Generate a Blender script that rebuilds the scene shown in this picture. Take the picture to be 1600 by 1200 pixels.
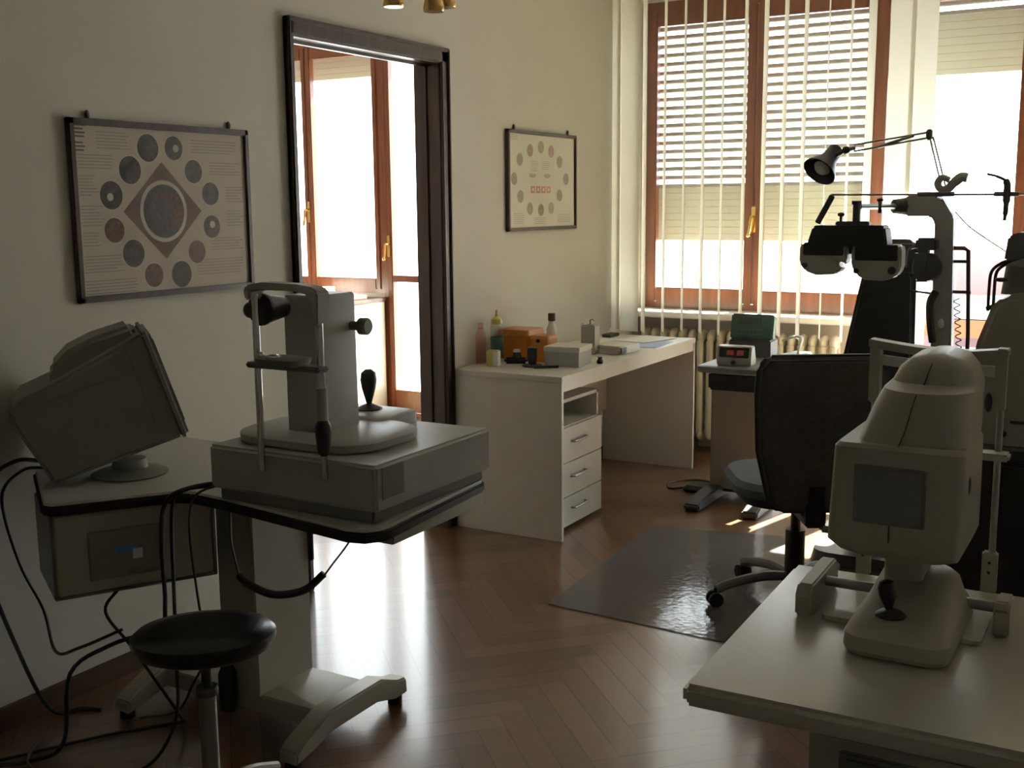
import bpy, bmesh, math, random
from mathutils import Matrix, Vector
random.seed(7)
for o in list(bpy.data.objects): bpy.data.objects.remove(o)
SC = bpy.context.scene; COL = SC.collection
R = math.radians
# ------------------------------------------------------------------ camera
cd = bpy.data.cameras.new('camera'); cam = bpy.data.objects.new('camera', cd); COL.objects.link(cam)
cd.sensor_width = 36.0; cd.lens = 36.0*1750.3/1600; cd.clip_start = .02; cd.clip_end = 300
yaw, pitch, roll = R(30.11), R(-9.064), R(-.519)
fw = Vector((-math.sin(yaw)*math.cos(pitch), math.cos(yaw)*math.cos(pitch), math.sin(pitch)))
rt = Vector((math.cos(yaw), math.sin(yaw), 0)); up = rt.cross(fw)
r2 = rt*math.cos(roll)+up*math.sin(roll); u2 = up*math.cos(roll)-rt*math.sin(roll)
cam.matrix_world = Matrix(((r2.x, u2.x, -fw.x, 2.8), (r2.y, u2.y, -fw.y, 0), (r2.z, u2.z, -fw.z, 1.48), (0, 0, 0, 1)))
SC.camera = cam
# ------------------------------------------------------------------ light
w = bpy.data.worlds.new('sky'); SC.world = w; w.use_nodes = True
bg = w.node_tree.nodes['Background']; bg.inputs[0].default_value = (.92, .95, 1.0, 1); bg.inputs[1].default_value = 4.2
sd = bpy.data.lights.new('sun', 'SUN'); sun = bpy.data.objects.new('sun', sd); COL.objects.link(sun)
sd.energy = 55; sd.angle = R(.6); sd.color = (1, .9, .72)
SUN_EL, SUN_AZ = R(46), math.atan2(.24, 1)
sdir = Vector((-math.sin(SUN_AZ)*math.cos(SUN_EL), -math.cos(SUN_AZ)*math.cos(SUN_EL), -math.sin(SUN_EL)))
sun.rotation_euler = sdir.to_track_quat('-Z', 'Y').to_euler(); sun.location = (3, 12, 9)
SC.view_settings.view_transform = 'Standard'; SC.view_settings.look = 'None'
SC.view_settings.gamma = 1; SC.view_settings.exposure = 1.05; SC.view_settings.use_curve_mapping = False
SC.cycles.diffuse_bounces = 6; SC.cycles.max_bounces = 14; SC.cycles.transparent_max_bounces = 16
SC.cycles.sample_clamp_indirect = 8; SC.cycles.blur_glossy = .5

# ------------------------------------------------------------------ materials
def mat(name, col, rough=.5, metal=0, var=.06, scale=14, bump=.0, spec=.5, coat=0, emit=None, trans=0):
    m = bpy.data.materials.new(name); m.use_nodes = True; nt = m.node_tree; b = nt.nodes['Principled BSDF']
    b.inputs['Roughness'].default_value = rough; b.inputs['Metallic'].default_value = metal
    b.inputs['Specular IOR Level'].default_value = spec; b.inputs['Coat Weight'].default_value = coat
    b.inputs['Coat Roughness'].default_value = .12
    tc = nt.nodes.new('ShaderNodeTexCoord'); n = nt.nodes.new('ShaderNodeTexNoise'); n.inputs['Scale'].default_value = scale
    n.inputs['Detail'].default_value = 4; nt.links.new(tc.outputs['Object'], n.inputs['Vector'])
    rp = nt.nodes.new('ShaderNodeValToRGB'); e = rp.color_ramp.elements
    e[0].position = .3; e[1].position = .7
    e[0].color = [c*(1-var) for c in col]+[1]; e[1].color = [min(1, c*(1+var)) for c in col]+[1]
    nt.links.new(n.outputs['Fac'], rp.inputs[0]); nt.links.new(rp.outputs[0], b.inputs['Base Color'])
    if bump:
        bp = nt.nodes.new('ShaderNodeBump'); bp.inputs['Strength'].default_value = bump; bp.inputs['Distance'].default_value = .004
        n2 = nt.nodes.new('ShaderNodeTexNoise'); n2.inputs['Scale'].default_value = scale*9; n2.inputs['Detail'].default_value = 3
        nt.links.new(tc.outputs['Object'], n2.inputs['Vector'])
        nt.links.new(n2.outputs['Fac'], bp.inputs['Height']); nt.links.new(bp.outputs[0], b.inputs['Normal'])
    if emit: b.inputs['Emission Color'].default_value = (*emit[:3], 1); b.inputs['Emission Strength'].default_value = emit[3]
    if trans: b.inputs['Transmission Weight'].default_value = trans
    return m
def wood(name, a, b_, rough=.35, scale=(1, 1, .12), s=30, coat=.3):
    m = bpy.data.materials.new(name); m.use_nodes = True; nt = m.node_tree; b = nt.nodes['Principled BSDF']
    b.inputs['Roughness'].default_value = rough; b.inputs['Coat Weight'].default_value = coat; b.inputs['Coat Roughness'].default_value = .2
    tc = nt.nodes.new('ShaderNodeTexCoord'); mp = nt.nodes.new('ShaderNodeMapping'); mp.inputs['Scale'].default_value = scale
    n = nt.nodes.new('ShaderNodeTexNoise'); n.inputs['Scale'].default_value = s; n.inputs['Detail'].default_value = 6
    nt.links.new(tc.outputs['Object'], mp.inputs[0]); nt.links.new(mp.outputs[0], n.inputs['Vector'])
    rp = nt.nodes.new('ShaderNodeValToRGB'); e = rp.color_ramp.elements; e[0].position = .3; e[1].position = .7
    e[0].color = (*a, 1); e[1].color = (*b_, 1)
    nt.links.new(n.outputs['Fac'], rp.inputs[0]); nt.links.new(rp.outputs[0], b.inputs['Base Color'])
    return m
def glass_mat(name, tint, refl=.06, rough=.0):
    m = bpy.data.materials.new(name); m.use_nodes = True; nt = m.node_tree
    for n in list(nt.nodes): nt.nodes.remove(n)
    o = nt.nodes.new('ShaderNodeOutputMaterial'); t = nt.nodes.new('ShaderNodeBsdfTransparent'); t.inputs[0].default_value = (*tint, 1)
    g = nt.nodes.new('ShaderNodeBsdfGlossy'); g.inputs['Roughness'].default_value = rough
    lw = nt.nodes.new('ShaderNodeLayerWeight'); lw.inputs[0].default_value = .5
    pw = nt.nodes.new('ShaderNodeMath'); pw.operation = 'POWER'; pw.inputs[1].default_value = 4; nt.links.new(lw.outputs['Facing'], pw.inputs[0])
    ma = nt.nodes.new('ShaderNodeMath'); ma.operation = 'MULTIPLY_ADD'; ma.inputs[1].default_value = .6; ma.inputs[2].default_value = refl*.5; nt.links.new(pw.outputs[0], ma.inputs[0])
    mx = nt.nodes.new('ShaderNodeMixShader'); nt.links.new(ma.outputs[0], mx.inputs[0])
    nt.links.new(t.outputs[0], mx.inputs[1]); nt.links.new(g.outputs[0], mx.inputs[2]); nt.links.new(mx.outputs[0], o.inputs[0])
    return m
def cloth_trans(name, col, tr):
    m = bpy.data.materials.new(name); m.use_nodes = True; nt = m.node_tree
    for n in list(nt.nodes): nt.nodes.remove(n)
    o = nt.nodes.new('ShaderNodeOutputMaterial'); d = nt.nodes.new('ShaderNodeBsdfDiffuse'); d.inputs[0].default_value = (*col, 1)
    t = nt.nodes.new('ShaderNodeBsdfTranslucent'); t.inputs[0].default_value = (*col, 1)
    tc = nt.nodes.new('ShaderNodeTexCoord'); wv = nt.nodes.new('ShaderNodeTexNoise'); wv.inputs['Scale'].default_value = 160
    bp = nt.nodes.new('ShaderNodeBump'); bp.inputs['Strength'].default_value = .15; bp.inputs['Distance'].default_value = .001
    nt.links.new(tc.outputs['Object'], wv.inputs['Vector']); nt.links.new(wv.outputs['Fac'], bp.inputs['Height']); nt.links.new(bp.outputs[0], d.inputs['Normal'])
    mx = nt.nodes.new('ShaderNodeMixShader'); mx.inputs[0].default_value = tr
    nt.links.new(d.outputs[0], mx.inputs[1]); nt.links.new(t.outputs[0], mx.inputs[2]); nt.links.new(mx.outputs[0], o.inputs[0])
    return m
def mat_plate(name):
    m = bpy.data.materials.new(name); m.use_nodes = True; nt = m.node_tree; b = nt.nodes['Principled BSDF']
    b.inputs['Base Color'].default_value = (.17, .165, .165, 1); b.inputs['Roughness'].default_value = .10; b.inputs['Alpha'].default_value = .6
    tc = nt.nodes.new('ShaderNodeTexCoord'); n = nt.nodes.new('ShaderNodeTexVoronoi'); n.inputs['Scale'].default_value = 45
    bp = nt.nodes.new('ShaderNodeBump'); bp.inputs['Strength'].default_value = .12; bp.inputs['Distance'].default_value = .003
    nt.links.new(tc.outputs['Object'], n.inputs['Vector']); nt.links.new(n.outputs['Distance'], bp.inputs['Height']); nt.links.new(bp.outputs[0], b.inputs['Normal'])
    return m
def disc_mat(name, c1, c2, c3, s=60):
    m = bpy.data.materials.new(name); m.use_nodes = True; nt = m.node_tree; b = nt.nodes['Principled BSDF']; b.inputs['Roughness'].default_value = .4
    tc = nt.nodes.new('ShaderNodeTexCoord'); n = nt.nodes.new('ShaderNodeTexNoise'); n.inputs['Scale'].default_value = s; n.inputs['Detail'].default_value = 3
    rp = nt.nodes.new('ShaderNodeValToRGB'); e = rp.color_ramp.elements; e[0].position = .35; e[1].position = .65
    e[0].color = (*c1, 1); e[1].color = (*c3, 1); k = e.new(.5); k.color = (*c2, 1)
    nt.links.new(tc.outputs['Object'], n.inputs['Vector']); nt.links.new(n.outputs['Fac'], rp.inputs[0]); nt.links.new(rp.outputs[0], b.inputs['Base Color'])
    return m
def parquet_mat():
    m = bpy.data.materials.new('parquet'); m.use_nodes = True; nt = m.node_tree; L = nt.links.new; b = nt.nodes['Principled BSDF']
    at = nt.nodes.new('ShaderNodeAttribute'); at.attribute_name = 'tone'
    uv = nt.nodes.new('ShaderNodeUVMap'); uv.uv_map = 'UVMap'
    mp = nt.nodes.new('ShaderNodeMapping'); mp.inputs['Scale'].default_value = (.9, 7, 1)
    n = nt.nodes.new('ShaderNodeTexNoise'); n.inputs['Scale'].default_value = 2.2; n.inputs['Detail'].default_value = 6
    L(uv.outputs[0], mp.inputs[0]); L(mp.outputs[0], n.inputs['Vector'])
    ad = nt.nodes.new('ShaderNodeMath'); ad.operation = 'MULTIPLY_ADD'; ad.inputs[1].default_value = .55
    L(n.outputs['Fac'], ad.inputs[0]); L(at.outputs['Fac'], ad.inputs[2])
    rp = nt.nodes.new('ShaderNodeValToRGB'); e = rp.color_ramp.elements
    e[0].position = .15; e[0].color = (.105, .056, .030, 1); e[1].position = 1.0; e[1].color = (.225, .122, .066, 1)
    L(ad.outputs[0], rp.inputs[0])
    sp = nt.nodes.new('ShaderNodeSeparateXYZ'); L(uv.outputs[0], sp.inputs[0])
    fr = nt.nodes.new('ShaderNodeMath'); fr.operation = 'FRACT'; L(sp.outputs[1], fr.inputs[0])
    c1 = nt.nodes.new('ShaderNodeMath'); c1.operation = 'COMPARE'; c1.inputs[1].default_value = .5; c1.inputs[2].default_value = .478; L(fr.outputs[0], c1.inputs[0])
    mx = nt.nodes.new('ShaderNodeMix'); mx.data_type = 'RGBA'; mx.inputs[6].default_value = (.075, .038, .022, 1)
    L(c1.outputs[0], mx.inputs[0]); L(rp.outputs[0], mx.inputs[7]); L(mx.outputs[2], b.inputs['Base Color'])
    n3 = nt.nodes.new('ShaderNodeTexNoise'); n3.inputs['Scale'].default_value = 1.3; tc = nt.nodes.new('ShaderNodeTexCoord'); L(tc.outputs['Object'], n3.inputs['Vector'])
    mr = nt.nodes.new('ShaderNodeMapRange'); mr.inputs[3].default_value = .30; mr.inputs[4].default_value = .34; L(n3.outputs['Fac'], mr.inputs[0]); L(mr.outputs[0], b.inputs['Roughness'])
    bp = nt.nodes.new('ShaderNodeBump'); bp.inputs['Strength'].default_value = .06; bp.inputs['Distance'].default_value = .001
    L(ad.outputs[0], bp.inputs['Height']); L(bp.outputs[0], b.inputs['Normal'])
    b.inputs['Coat Weight'].default_value = .7; b.inputs['Coat Roughness'].default_value = .13
    return m
PLASTER = mat('plaster', (.615, .595, .535), .8, var=.025, scale=3, bump=.12)
CEILP = mat('ceiling_paint', (.62, .61, .55), .85, var=.02, scale=3)
PARQ = parquet_mat()
DKWOOD = wood('dark_walnut', (.035, .018, .014), (.075, .04, .03), .4)
WWOOD = wood('window_wood', (.13, .043, .021), (.21, .072, .032), .3)
BASEW = wood('baseboard_wood', (.075, .04, .022), (.13, .07, .04), .45, scale=(1, .1, 1))
CREAM = mat('cream_enamel', (.62, .60, .47), .35, var=.03)
SILLM = mat('white_marble', (.74, .72, .66), .3, var=.05, scale=8)
WLAM = mat('white_laminate', (.58, .57, .52), .38, var=.02)
GLAM = mat('grey_laminate', (.50, .49, .46), .33, var=.02)
TLAM = mat('table_laminate', (.50, .49, .43), .22, var=.02, coat=.3)
BEIGE = mat('beige_plastic', (.40, .385, .32), .42, var=.03, bump=.03)
GREY = mat('light_grey_plastic', (.38, .375, .35), .42, var=.03, bump=.03)
CRTG = mat('aged_grey_plastic', (.26, .255, .225), .55, var=.03, bump=.05)
MIDG = mat('mid_grey_plastic', (.17, .17, .165), .45, var=.05)
DKG = mat('dark_grey_plastic', (.06, .06, .06), .45, var=.08)
BLACK = mat('black_plastic', (.022, .022, .022), .4, var=.1)
RUB = mat('black_rubber', (.01, .01, .01), .7, var=.1)
VINYL = mat('black_vinyl', (.022, .021, .021), .28, var=.15, scale=30, bump=.1)
FAB = mat('charcoal_fabric', (.105, .098, .09), .9, var=.2, scale=60, bump=.4)
FABB = mat('blue_grey_fabric', (.12, .14, .17), .85, var=.12, scale=60, bump=.3)
CHROME = mat('chrome', (.6, .6, .6), .15, 1, var=.03)
STEEL = mat('grey_steel', (.35, .35, .35), .3, .9, var=.05)
BRASS = mat('brass', (.75, .5, .18), .22, 1, var=.06)
PAPER = mat('white_paper', (.75, .76, .76), .7, var=.02)
BLUEP = mat('blue_paper', (.42, .53, .78), .7, var=.04)
PRINT = mat('printed_paper', (.64, .61, .55), .6, var=.06, scale=5)
PRINT2 = mat('pale_printed_paper', (.74, .74, .64), .6, var=.04, scale=5)
INK = mat('grey_ink', (.34, .35, .32), .6)
INKD = mat('dark_ink', (.13, .12, .12), .6)
INKB = mat('brown_ink', (.15, .10, .085), .5)
INKR = mat('red_ink', (.62, .22, .15), .6)
DM1 = disc_mat('photo_dark', (.03, .03, .03), (.065, .06, .06), (.11, .09, .09))
DM2 = disc_mat('photo_brown', (.035, .03, .035), (.15, .065, .045), (.20, .11, .07))
DM3 = disc_mat('photo_violet', (.04, .04, .05), (.09, .08, .095), (.13, .11, .11))
DM4 = disc_mat('photo_pale_red', (.30, .22, .18), (.40, .22, .16), (.42, .32, .22), 90)
DM5 = disc_mat('photo_pale_green', (.22, .24, .20), (.34, .28, .20), (.40, .36, .26), 90)
PANE = glass_mat('window_glass', (.94, .97, .96))
PICG = glass_mat('picture_glass', (.97, .96, .95), refl=.04, rough=.04)
CLEAR = glass_mat('clear_plastic', (.85, .9, .88), rough=.1)
SLATF = cloth_trans('blind_fabric', (.84, .83, .77), .58)
SHUT = cloth_trans('shutter_plastic', (.42, .39, .35), .03)
SHUT_LIT = cloth_trans('shutter_plastic_lit', (.62, .59, .50), .09)  # same shutter plastic; light on the closed laths put into a paler colour
ORANGE = mat('orange_plastic', (.80, .30, .03), .3, var=.08, trans=.35)
YEL = mat('yellow_plastic', (.62, .52, .16), .4)
PINKT = glass_mat('pink_clear_plastic', (.9, .72, .66), rough=.1)
BLUEL = mat('blue_plastic', (.10, .28, .62), .35)
TEAL = mat('dark_green_plastic', (.07, .16, .13), .4)
LCD = mat('green_lcd', (.10, .14, .12), .2)
REDD = mat('red_display', (.10, .02, .02), .25, emit=(.9, .15, .08, .12))
GLED = mat('green_led', (.05, .5, .1), .3, emit=(.1, 1, .2, 2.5))
LCDG = mat('grey_screen', (.20, .215, .215), .2, var=.02)
MATP = mat_plate('chair_mat_plastic')
PINKW = mat('pink_stucco', (.22, .14, .135), .9, var=.05, scale=1)
WHITEW = mat('pale_stucco', (.40, .38, .37), .9, var=.05, scale=1)
ORAW = mat('orange_awning', (.24, .07, .025), .9, var=.05, scale=1)

# ------------------------------------------------------------------ mesh helpers
def catmull(pts, n=6):
    P = [Vector(p) for p in pts]; P = [P[0]*2-P[1]]+P+[P[-1]*2-P[-2]]; out = []
    for i in range(1, len(P)-2):
        a, b, c, d = P[i-1:i+3]
        for k in range(n):
            t = k/n; out.append(.5*((2*b)+(c-a)*t+(2*a-5*b+4*c-d)*t*t+(3*b-a-3*c+d)*t**3))
    out.append(P[-2]); return out
class MB:
    def __init__(s, M=None): s.bm = bmesh.new(); s.M = M or Matrix()
    def _add(s, b, mi, bev=0, seg=2, M=None):
        if bev: bmesh.ops.bevel(b, geom=[e for e in b.edges if e.calc_face_angle(0) > .5], offset=bev, segments=seg, affect='EDGES', clamp_overlap=True)
        for f in b.faces: f.material_index = mi
        b.transform(s.M @ (M or Matrix())); me = bpy.data.meshes.new('t'); b.to_mesh(me); b.free(); s.bm.from_mesh(me); bpy.data.meshes.remove(me); return s
    def box(s, x0, y0, z0, x1, y1, z1, bev=0, seg=2, mi=0, M=None):
        b = bmesh.new(); bmesh.ops.create_cube(b, size=1)
        for v in b.verts: v.co = ((x0+x1)/2+v.co.x*(x1-x0), (y0+y1)/2+v.co.y*(y1-y0), (z0+z1)/2+v.co.z*(z1-z0))
        return s._add(b, mi, bev, seg, M)
    def cyl(s, p0, p1, r0, r1=None, n=20, bev=0, mi=0):
        r1 = r0 if r1 is None else r1; p0, p1 = Vector(p0), Vector(p1); d = p1-p0; b = bmesh.new()
        bmesh.ops.create_cone(b, cap_ends=True, segments=n, radius1=r0, radius2=r1, depth=d.length)
        return s._add(b, mi, bev, 2, Matrix.Translation((p0+p1)/2) @ d.to_track_quat('Z', 'Y').to_matrix().to_4x4())
    def ell(s, c, r, mi=0, n=20, M=None):
        b = bmesh.new(); bmesh.ops.create_uvsphere(b, u_segments=n, v_segments=n//2, radius=1)
        for v in b.verts: v.co = (v.co.x*r[0], v.co.y*r[1], v.co.z*r[2])
        return s._add(b, mi, M=Matrix.Translation(c) @ (M or Matrix()))
    def lathe(s, prof, c, M=None, n=28, mi=0):
        b = bmesh.new(); rings = []
        for r, z in prof: rings.append([b.verts.new((max(r, 1e-5)*math.cos(2*math.pi*k/n), max(r, 1e-5)*math.sin(2*math.pi*k/n), z)) for k in range(n)])
        for a, c_ in zip(rings, rings[1:]):
            for k in range(n): b.faces.new((a[k], a[(k+1) % n], c_[(k+1) % n], c_[k]))
        b.faces.new(rings[0][::-1]); b.faces.new(rings[-1]); bmesh.ops.remove_doubles(b, verts=b.verts, dist=2e-5); bmesh.ops.recalc_face_normals(b, faces=b.faces)
        return s._add(b, mi, M=Matrix.Translation(c) @ (M or Matrix()))
    def prism(s, poly, ax, a, b_, bev=0, seg=2, mi=0, M=None):
        b = bmesh.new()
        def P(u, v, w_): return {'x': (w_, u, v), 'y': (u, w_, v), 'z': (u, v, w_)}[ax]
        lo = [b.verts.new(P(u, v, a)) for u, v in poly]; hi = [b.verts.new(P(u, v, b_)) for u, v in poly]; n = len(poly)
        b.faces.new(lo[::-1]); b.faces.new(hi)
        for k in range(n): b.faces.new((lo[k], lo[(k+1) % n], hi[(k+1) % n], hi[k]))
        bmesh.ops.recalc_face_normals(b, faces=b.faces); return s._add(b, mi, bev, seg, M)
    def tube(s, pts, r, n=8, smooth=True, mi=0):
        P = catmull(pts) if smooth else [Vector(p) for p in pts]; b = bmesh.new(); rings = []; pu = None
        for i, p in enumerate(P):
            t = (P[min(i+1, len(P)-1)]-P[max(i-1, 0)]).normalized()
            if pu is None: pu = t.orthogonal().normalized()
            pu = (pu-t*pu.dot(t)).normalized(); v = t.cross(pu); rr = r[min(len(r)-1, int(i*len(r)/len(P)))] if isinstance(r, (list, tuple)) else r
            rings.append([b.verts.new(p+(pu*math.cos(2*math.pi*k/n)+v*math.sin(2*math.pi*k/n))*rr) for k in range(n)])
        for a, c in zip(rings, rings[1:]):
            for k in range(n): b.faces.new((a[k], a[(k+1) % n], c[(k+1) % n], c[k]))
        b.faces.new(rings[0][::-1]); b.faces.new(rings[-1]); bmesh.ops.recalc_face_normals(b, faces=b.faces); return s._add(b, mi)
    def loft(s, rings, n=6, mi=0, M=None):
        # rings: (x0,x1,y0,y1,corner_radius,z) or with dz tilt
        b = bmesh.new(); RR = []
        for x0, x1, y0, y1, c, z in rings:
            c = min(c, (x1-x0)/2-1e-4, (y1-y0)/2-1e-4); ring = []
            for (cx, cy, a0) in ((x1-c, y1-c, 0), (x0+c, y1-c, 90), (x0+c, y0+c, 180), (x1-c, y0+c, 270)):
                for k in range(n+1): a = R(a0+90*k/n); ring.append(b.verts.new((cx+c*math.cos(a), cy+c*math.sin(a), z)))
            RR.append(ring)
        m = len(RR[0])
        for a, c in zip(RR, RR[1:]):
            for k in range(m): b.faces.new((a[k], a[(k+1) % m], c[(k+1) % m], c[k]))
        b.faces.new(RR[0][::-1]); b.faces.new(RR[-1]); bmesh.ops.recalc_face_normals(b, faces=b.faces); return s._add(b, mi, M=M)
    def build(s, name, mats, parent=None, label=None, ang=35):
        bm = s.bm
        if parent is not None: bm.transform(wm(parent).inverted())
        for f in bm.faces: f.smooth = True
        for e in bm.edges: e.smooth = not (len(e.link_faces) == 2 and e.calc_face_angle(0) > R(ang))
        me = bpy.data.meshes.new(name); bm.to_mesh(me); bm.free()
        for m in (mats if isinstance(mats, (list, tuple)) else [mats]): me.materials.append(m)
        o = bpy.data.objects.new(name, me); COL.objects.link(o)
        if parent is not None: o.parent = parent
        if label: o['label'] = label
        return o
def wm(o):
    m = o.matrix_basis.copy()
    while o.parent: o = o.parent; m = o.matrix_basis @ m
    return m
def thing(name, label, cat, loc=(0, 0, 0), rz=0, group=None, kind=None):
    o = bpy.data.objects.new(name, None); COL.objects.link(o); o.empty_display_size = .1
    o.location = loc; o.rotation_euler = (0, 0, rz)
    if label: o['label'] = label
    if cat: o['category'] = cat
    if group: o['group'] = group
    if kind: o['kind'] = kind
    return o
def tag(o, label, cat, group=None):
    o['label'] = label; o['category'] = cat
    if group: o['group'] = group
    return o
def struct(name, b, mats):
    o = b.build(name, mats); o['kind'] = 'structure'; return o
def TR(x, y, z, rz=0, rx=0, ry=0):
    return Matrix.Translation((x, y, z)) @ Matrix.Rotation(rz, 4, 'Z') @ Matrix.Rotation(ry, 4, 'Y') @ Matrix.Rotation(rx, 4, 'X')

# ------------------------------------------------------------------ room shell
X0, X1, Y0, Y1, ZC = -3.9, 5.2, -1.7, 6.45, 2.95
def floor_mesh():
    bm = bmesh.new(); W_, L_ = .085, .51; tone = bm.faces.layers.float.new('tone_f'); uvl = bm.loops.layers.uv.new('UVMap')
    ca = math.cos(R(45)); cols = {}
    def add(x, y, w_, h_, hor):
        pts = [(x, y), (x+w_, y), (x+w_, y+h_), (x, y+h_)]
        wp = [((px-py)*ca+.9, (px+py)*ca+2.0) for px, py in pts]
        if max(p[0] for p in wp) < X0 or min(p[0] for p in wp) > X1 or max(p[1] for p in wp) < Y0 or min(p[1] for p in wp) > Y1+.02: return
        f = bm.faces.new([bm.verts.new((*p, 0)) for p in wp]); f[tone] = random.uniform(.0, .55)
        k = random.randint(0, 400); a = L_/W_
        uv = [(k, k), (k+a, k), (k+a, k+1), (k, k+1)] if hor else [(k, k+1), (k, k), (k+a, k), (k+a, k+1)]
        for lp, c in zip(f.loops, uv): lp[uvl].uv = c
    for m_ in range(-22, 23):
        for i in range(-120, 180):
            add(i*W_+m_*L_, i*W_-m_*L_, L_, W_, True); add(i*W_+m_*L_+L_, i*W_-m_*L_-L_+W_, W_, L_, False)
    for co, no in (((X0, 0, 0), (-1, 0, 0)), ((X1, 0, 0), (1, 0, 0)), ((0, Y0, 0), (0, -1, 0)), ((0, Y1+.02, 0), (0, 1, 0))):
        bmesh.ops.bisect_plane(bm, geom=bm.verts[:]+bm.edges[:]+bm.faces[:], plane_co=co, plane_no=no, clear_outer=True)
    me = bpy.data.meshes.new('floor'); vals = [f[tone] for f in bm.faces]; bm.to_mesh(me); bm.free()
    at = me.attributes.new('tone', 'FLOAT', 'FACE')
    for i, v in enumerate(vals): at.data[i].value = v
    me.materials.append(PARQ); o = bpy.data.objects.new('floor', me); COL.objects.link(o); o['kind'] = 'structure'
floor_mesh()
struct('ceiling', MB().box(X0, Y0, ZC, X1, Y1+.35, ZC+.1), CEILP)
# left wall with the doorway (opening y 3.26-4.205, up to z 2.09)
T = .11
b = MB(); b.box(-T, Y0, 0, 0, 3.24, ZC); b.box(-T, 4.205, 0, 0, Y1+.01, ZC); b.box(-T, 3.24, 2.10, 0, 4.205, ZC); struct('wall_left', b, PLASTER)
# window wall: openings for window_1, door_2 here, window_2 and door_3 beyond the doorway
b = MB(); WY0, WY1 = 6.45, 6.75
for x0, x1, z0, z1 in ((X0, -3.45, 0, ZC), (-3.45, -1.96, 0, .87), (-3.45, -1.96, 2.66, ZC), (-1.96, -1.10, 2.66, ZC), (-1.10, 0.0, 0, ZC),
                       (0.0, 1.40, 0, .85), (0.0, 1.40, 2.66, ZC), (1.40, 2.95, 2.66, ZC), (2.95, X1, 0, ZC)):
    b.box(x0, WY0, z0, x1, WY1, z1)
struct('wall_window_side', b, PLASTER)
struct('wall_right', MB().box(X1, Y0, 0, X1+.1, WY1, ZC), PLASTER)
struct('wall_back', MB().box(X0, Y0-.1, 0, X1, Y0, ZC), PLASTER)
struct('wall_far_left', MB().box(X0-.1, Y0, 0, X0, WY1, ZC), PLASTER)
struct('wall_adjoining_room', MB().box(X0, 2.3, 0, -T, 2.4, ZC), PLASTER)
b = MB(); b.box(0, Y0, 0, .014, 3.2, .07, bev=.004); b.box(0, 4.262, 0, .014, 6.44, .07, bev=.004); struct('baseboard_left', b, BASEW)
# doorway casing (door_1)
d1 = thing('door_1', 'dark brown wooden doorway casing around the open doorway in the left wall', None, (0, 3.73, 0), kind='structure')
b = MB()
for xx0, xx1 in ((0, .022), (-T-.022, -T)):
    b.box(xx0, 3.205, 0, xx1, 3.243, 2.16, bev=.004); b.box(xx0, 4.208, 0, xx1, 4.262, 2.16, bev=.004); b.box(xx0, 3.205, 2.098, xx1, 4.262, 2.16, bev=.004)
for yy in ((3.205, 3.222), (4.245, 4.262)): b.box(.0, yy[0], 0, .032, yy[1], 2.16, bev=.005)
b.box(0, 3.205, 2.143, .032, 4.262, 2.16, bev=.005)
b.build('casing', DKWOOD, d1)
b = MB(); b.box(-T-.01, 3.222, 0, .01, 3.247, 2.11, bev=.002); b.box(-T-.01, 4.200, 0, .01, 4.225, 2.11, bev=.002); b.box(-T-.01, 3.222, 2.093, .01, 4.225, 2.115, bev=.002)
b.box(-.075, 3.240, 0, -.055, 3.250, 2.09); b.box(-.075, 4.19, 0, -.055, 4.2, 2.09); b.box(-.075, 3.245, 2.082, -.055, 4.2, 2.095)
b.build('jamb', DKWOOD, d1)

def lever(b, x, y, z, flip=1):
    b.box(x-.014, y-.006, z-.09, x+.014, y, z+.06, bev=.003); b.cyl((x, y-.005, z), (x, y-.04, z), .009, n=12)
    b.tube([(x, y-.042, z+.004), (x-.004, y-.045, z-.03), (x-.010, y-.043, z-.075), (x-.016, y-.040, z-.10)], .0085, n=8)
    b.ell((x-.017, y-.040, z-.105), (.012, .012, .014))
def casement(root, x0, x1, z0, z1, st, bot, top=.08, y0=6.42, y1=6.475):
    c = MB(); c.box(x0, y0, z0, x0+st, y1, z1, bev=.006); c.box(x1-st, y0, z0, x1, y1, z1, bev=.006)
    c.box(x0+st, y0, z0, x1-st, y1, z0+bot, bev=.006); c.box(x0+st, y0, z1-top, x1-st, y1, z1, bev=.006)
    c = c.build('casement', WWOOD, root)
    MB().box(x0+st-.004, 6.445, z0+bot-.004, x1-st+.004, 6.451, z1-top+.004).build('pane', PANE, c)
    return c
w1 = thing('window_1', 'wooden double window behind the vertical blind', None, (.70, 6.45, .87), kind='structure')
b = MB(); b.box(0, 6.43, .85, .045, 6.53, 2.66); b.box(1.375, 6.43, .85, 1.415, 6.53, 2.66); b.box(.045, 6.43, 2.60, 1.375, 6.53, 2.66); b.box(.045, 6.43, .85, 1.375, 6.53, .885)
b.build('window_frame', WWOOD, w1)
c = casement(w1, .045, .712, .885, 2.60, .055, .09)
c = casement(w1, .716, 1.375, .885, 2.60, .048, .085)
b = MB(); lever(b, .715, 6.42, 1.40); b.build('handle', BRASS, w1, 'brass lever handle')
w2 = thing('door_2', 'wooden glazed balcony door right of the window', None, (2.15, 6.45, 0), kind='structure')
b = MB(); b.box(1.415, 6.43, 0, 1.43, 6.53, 2.66); b.box(2.90, 6.43, 0, 2.95, 6.53, 2.66); b.box(1.43, 6.43, 2.60, 2.90, 6.53, 2.66); b.box(1.43, 6.43, 0, 2.90, 6.53, .03)
b.build('door_frame', WWOOD, w2)
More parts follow.
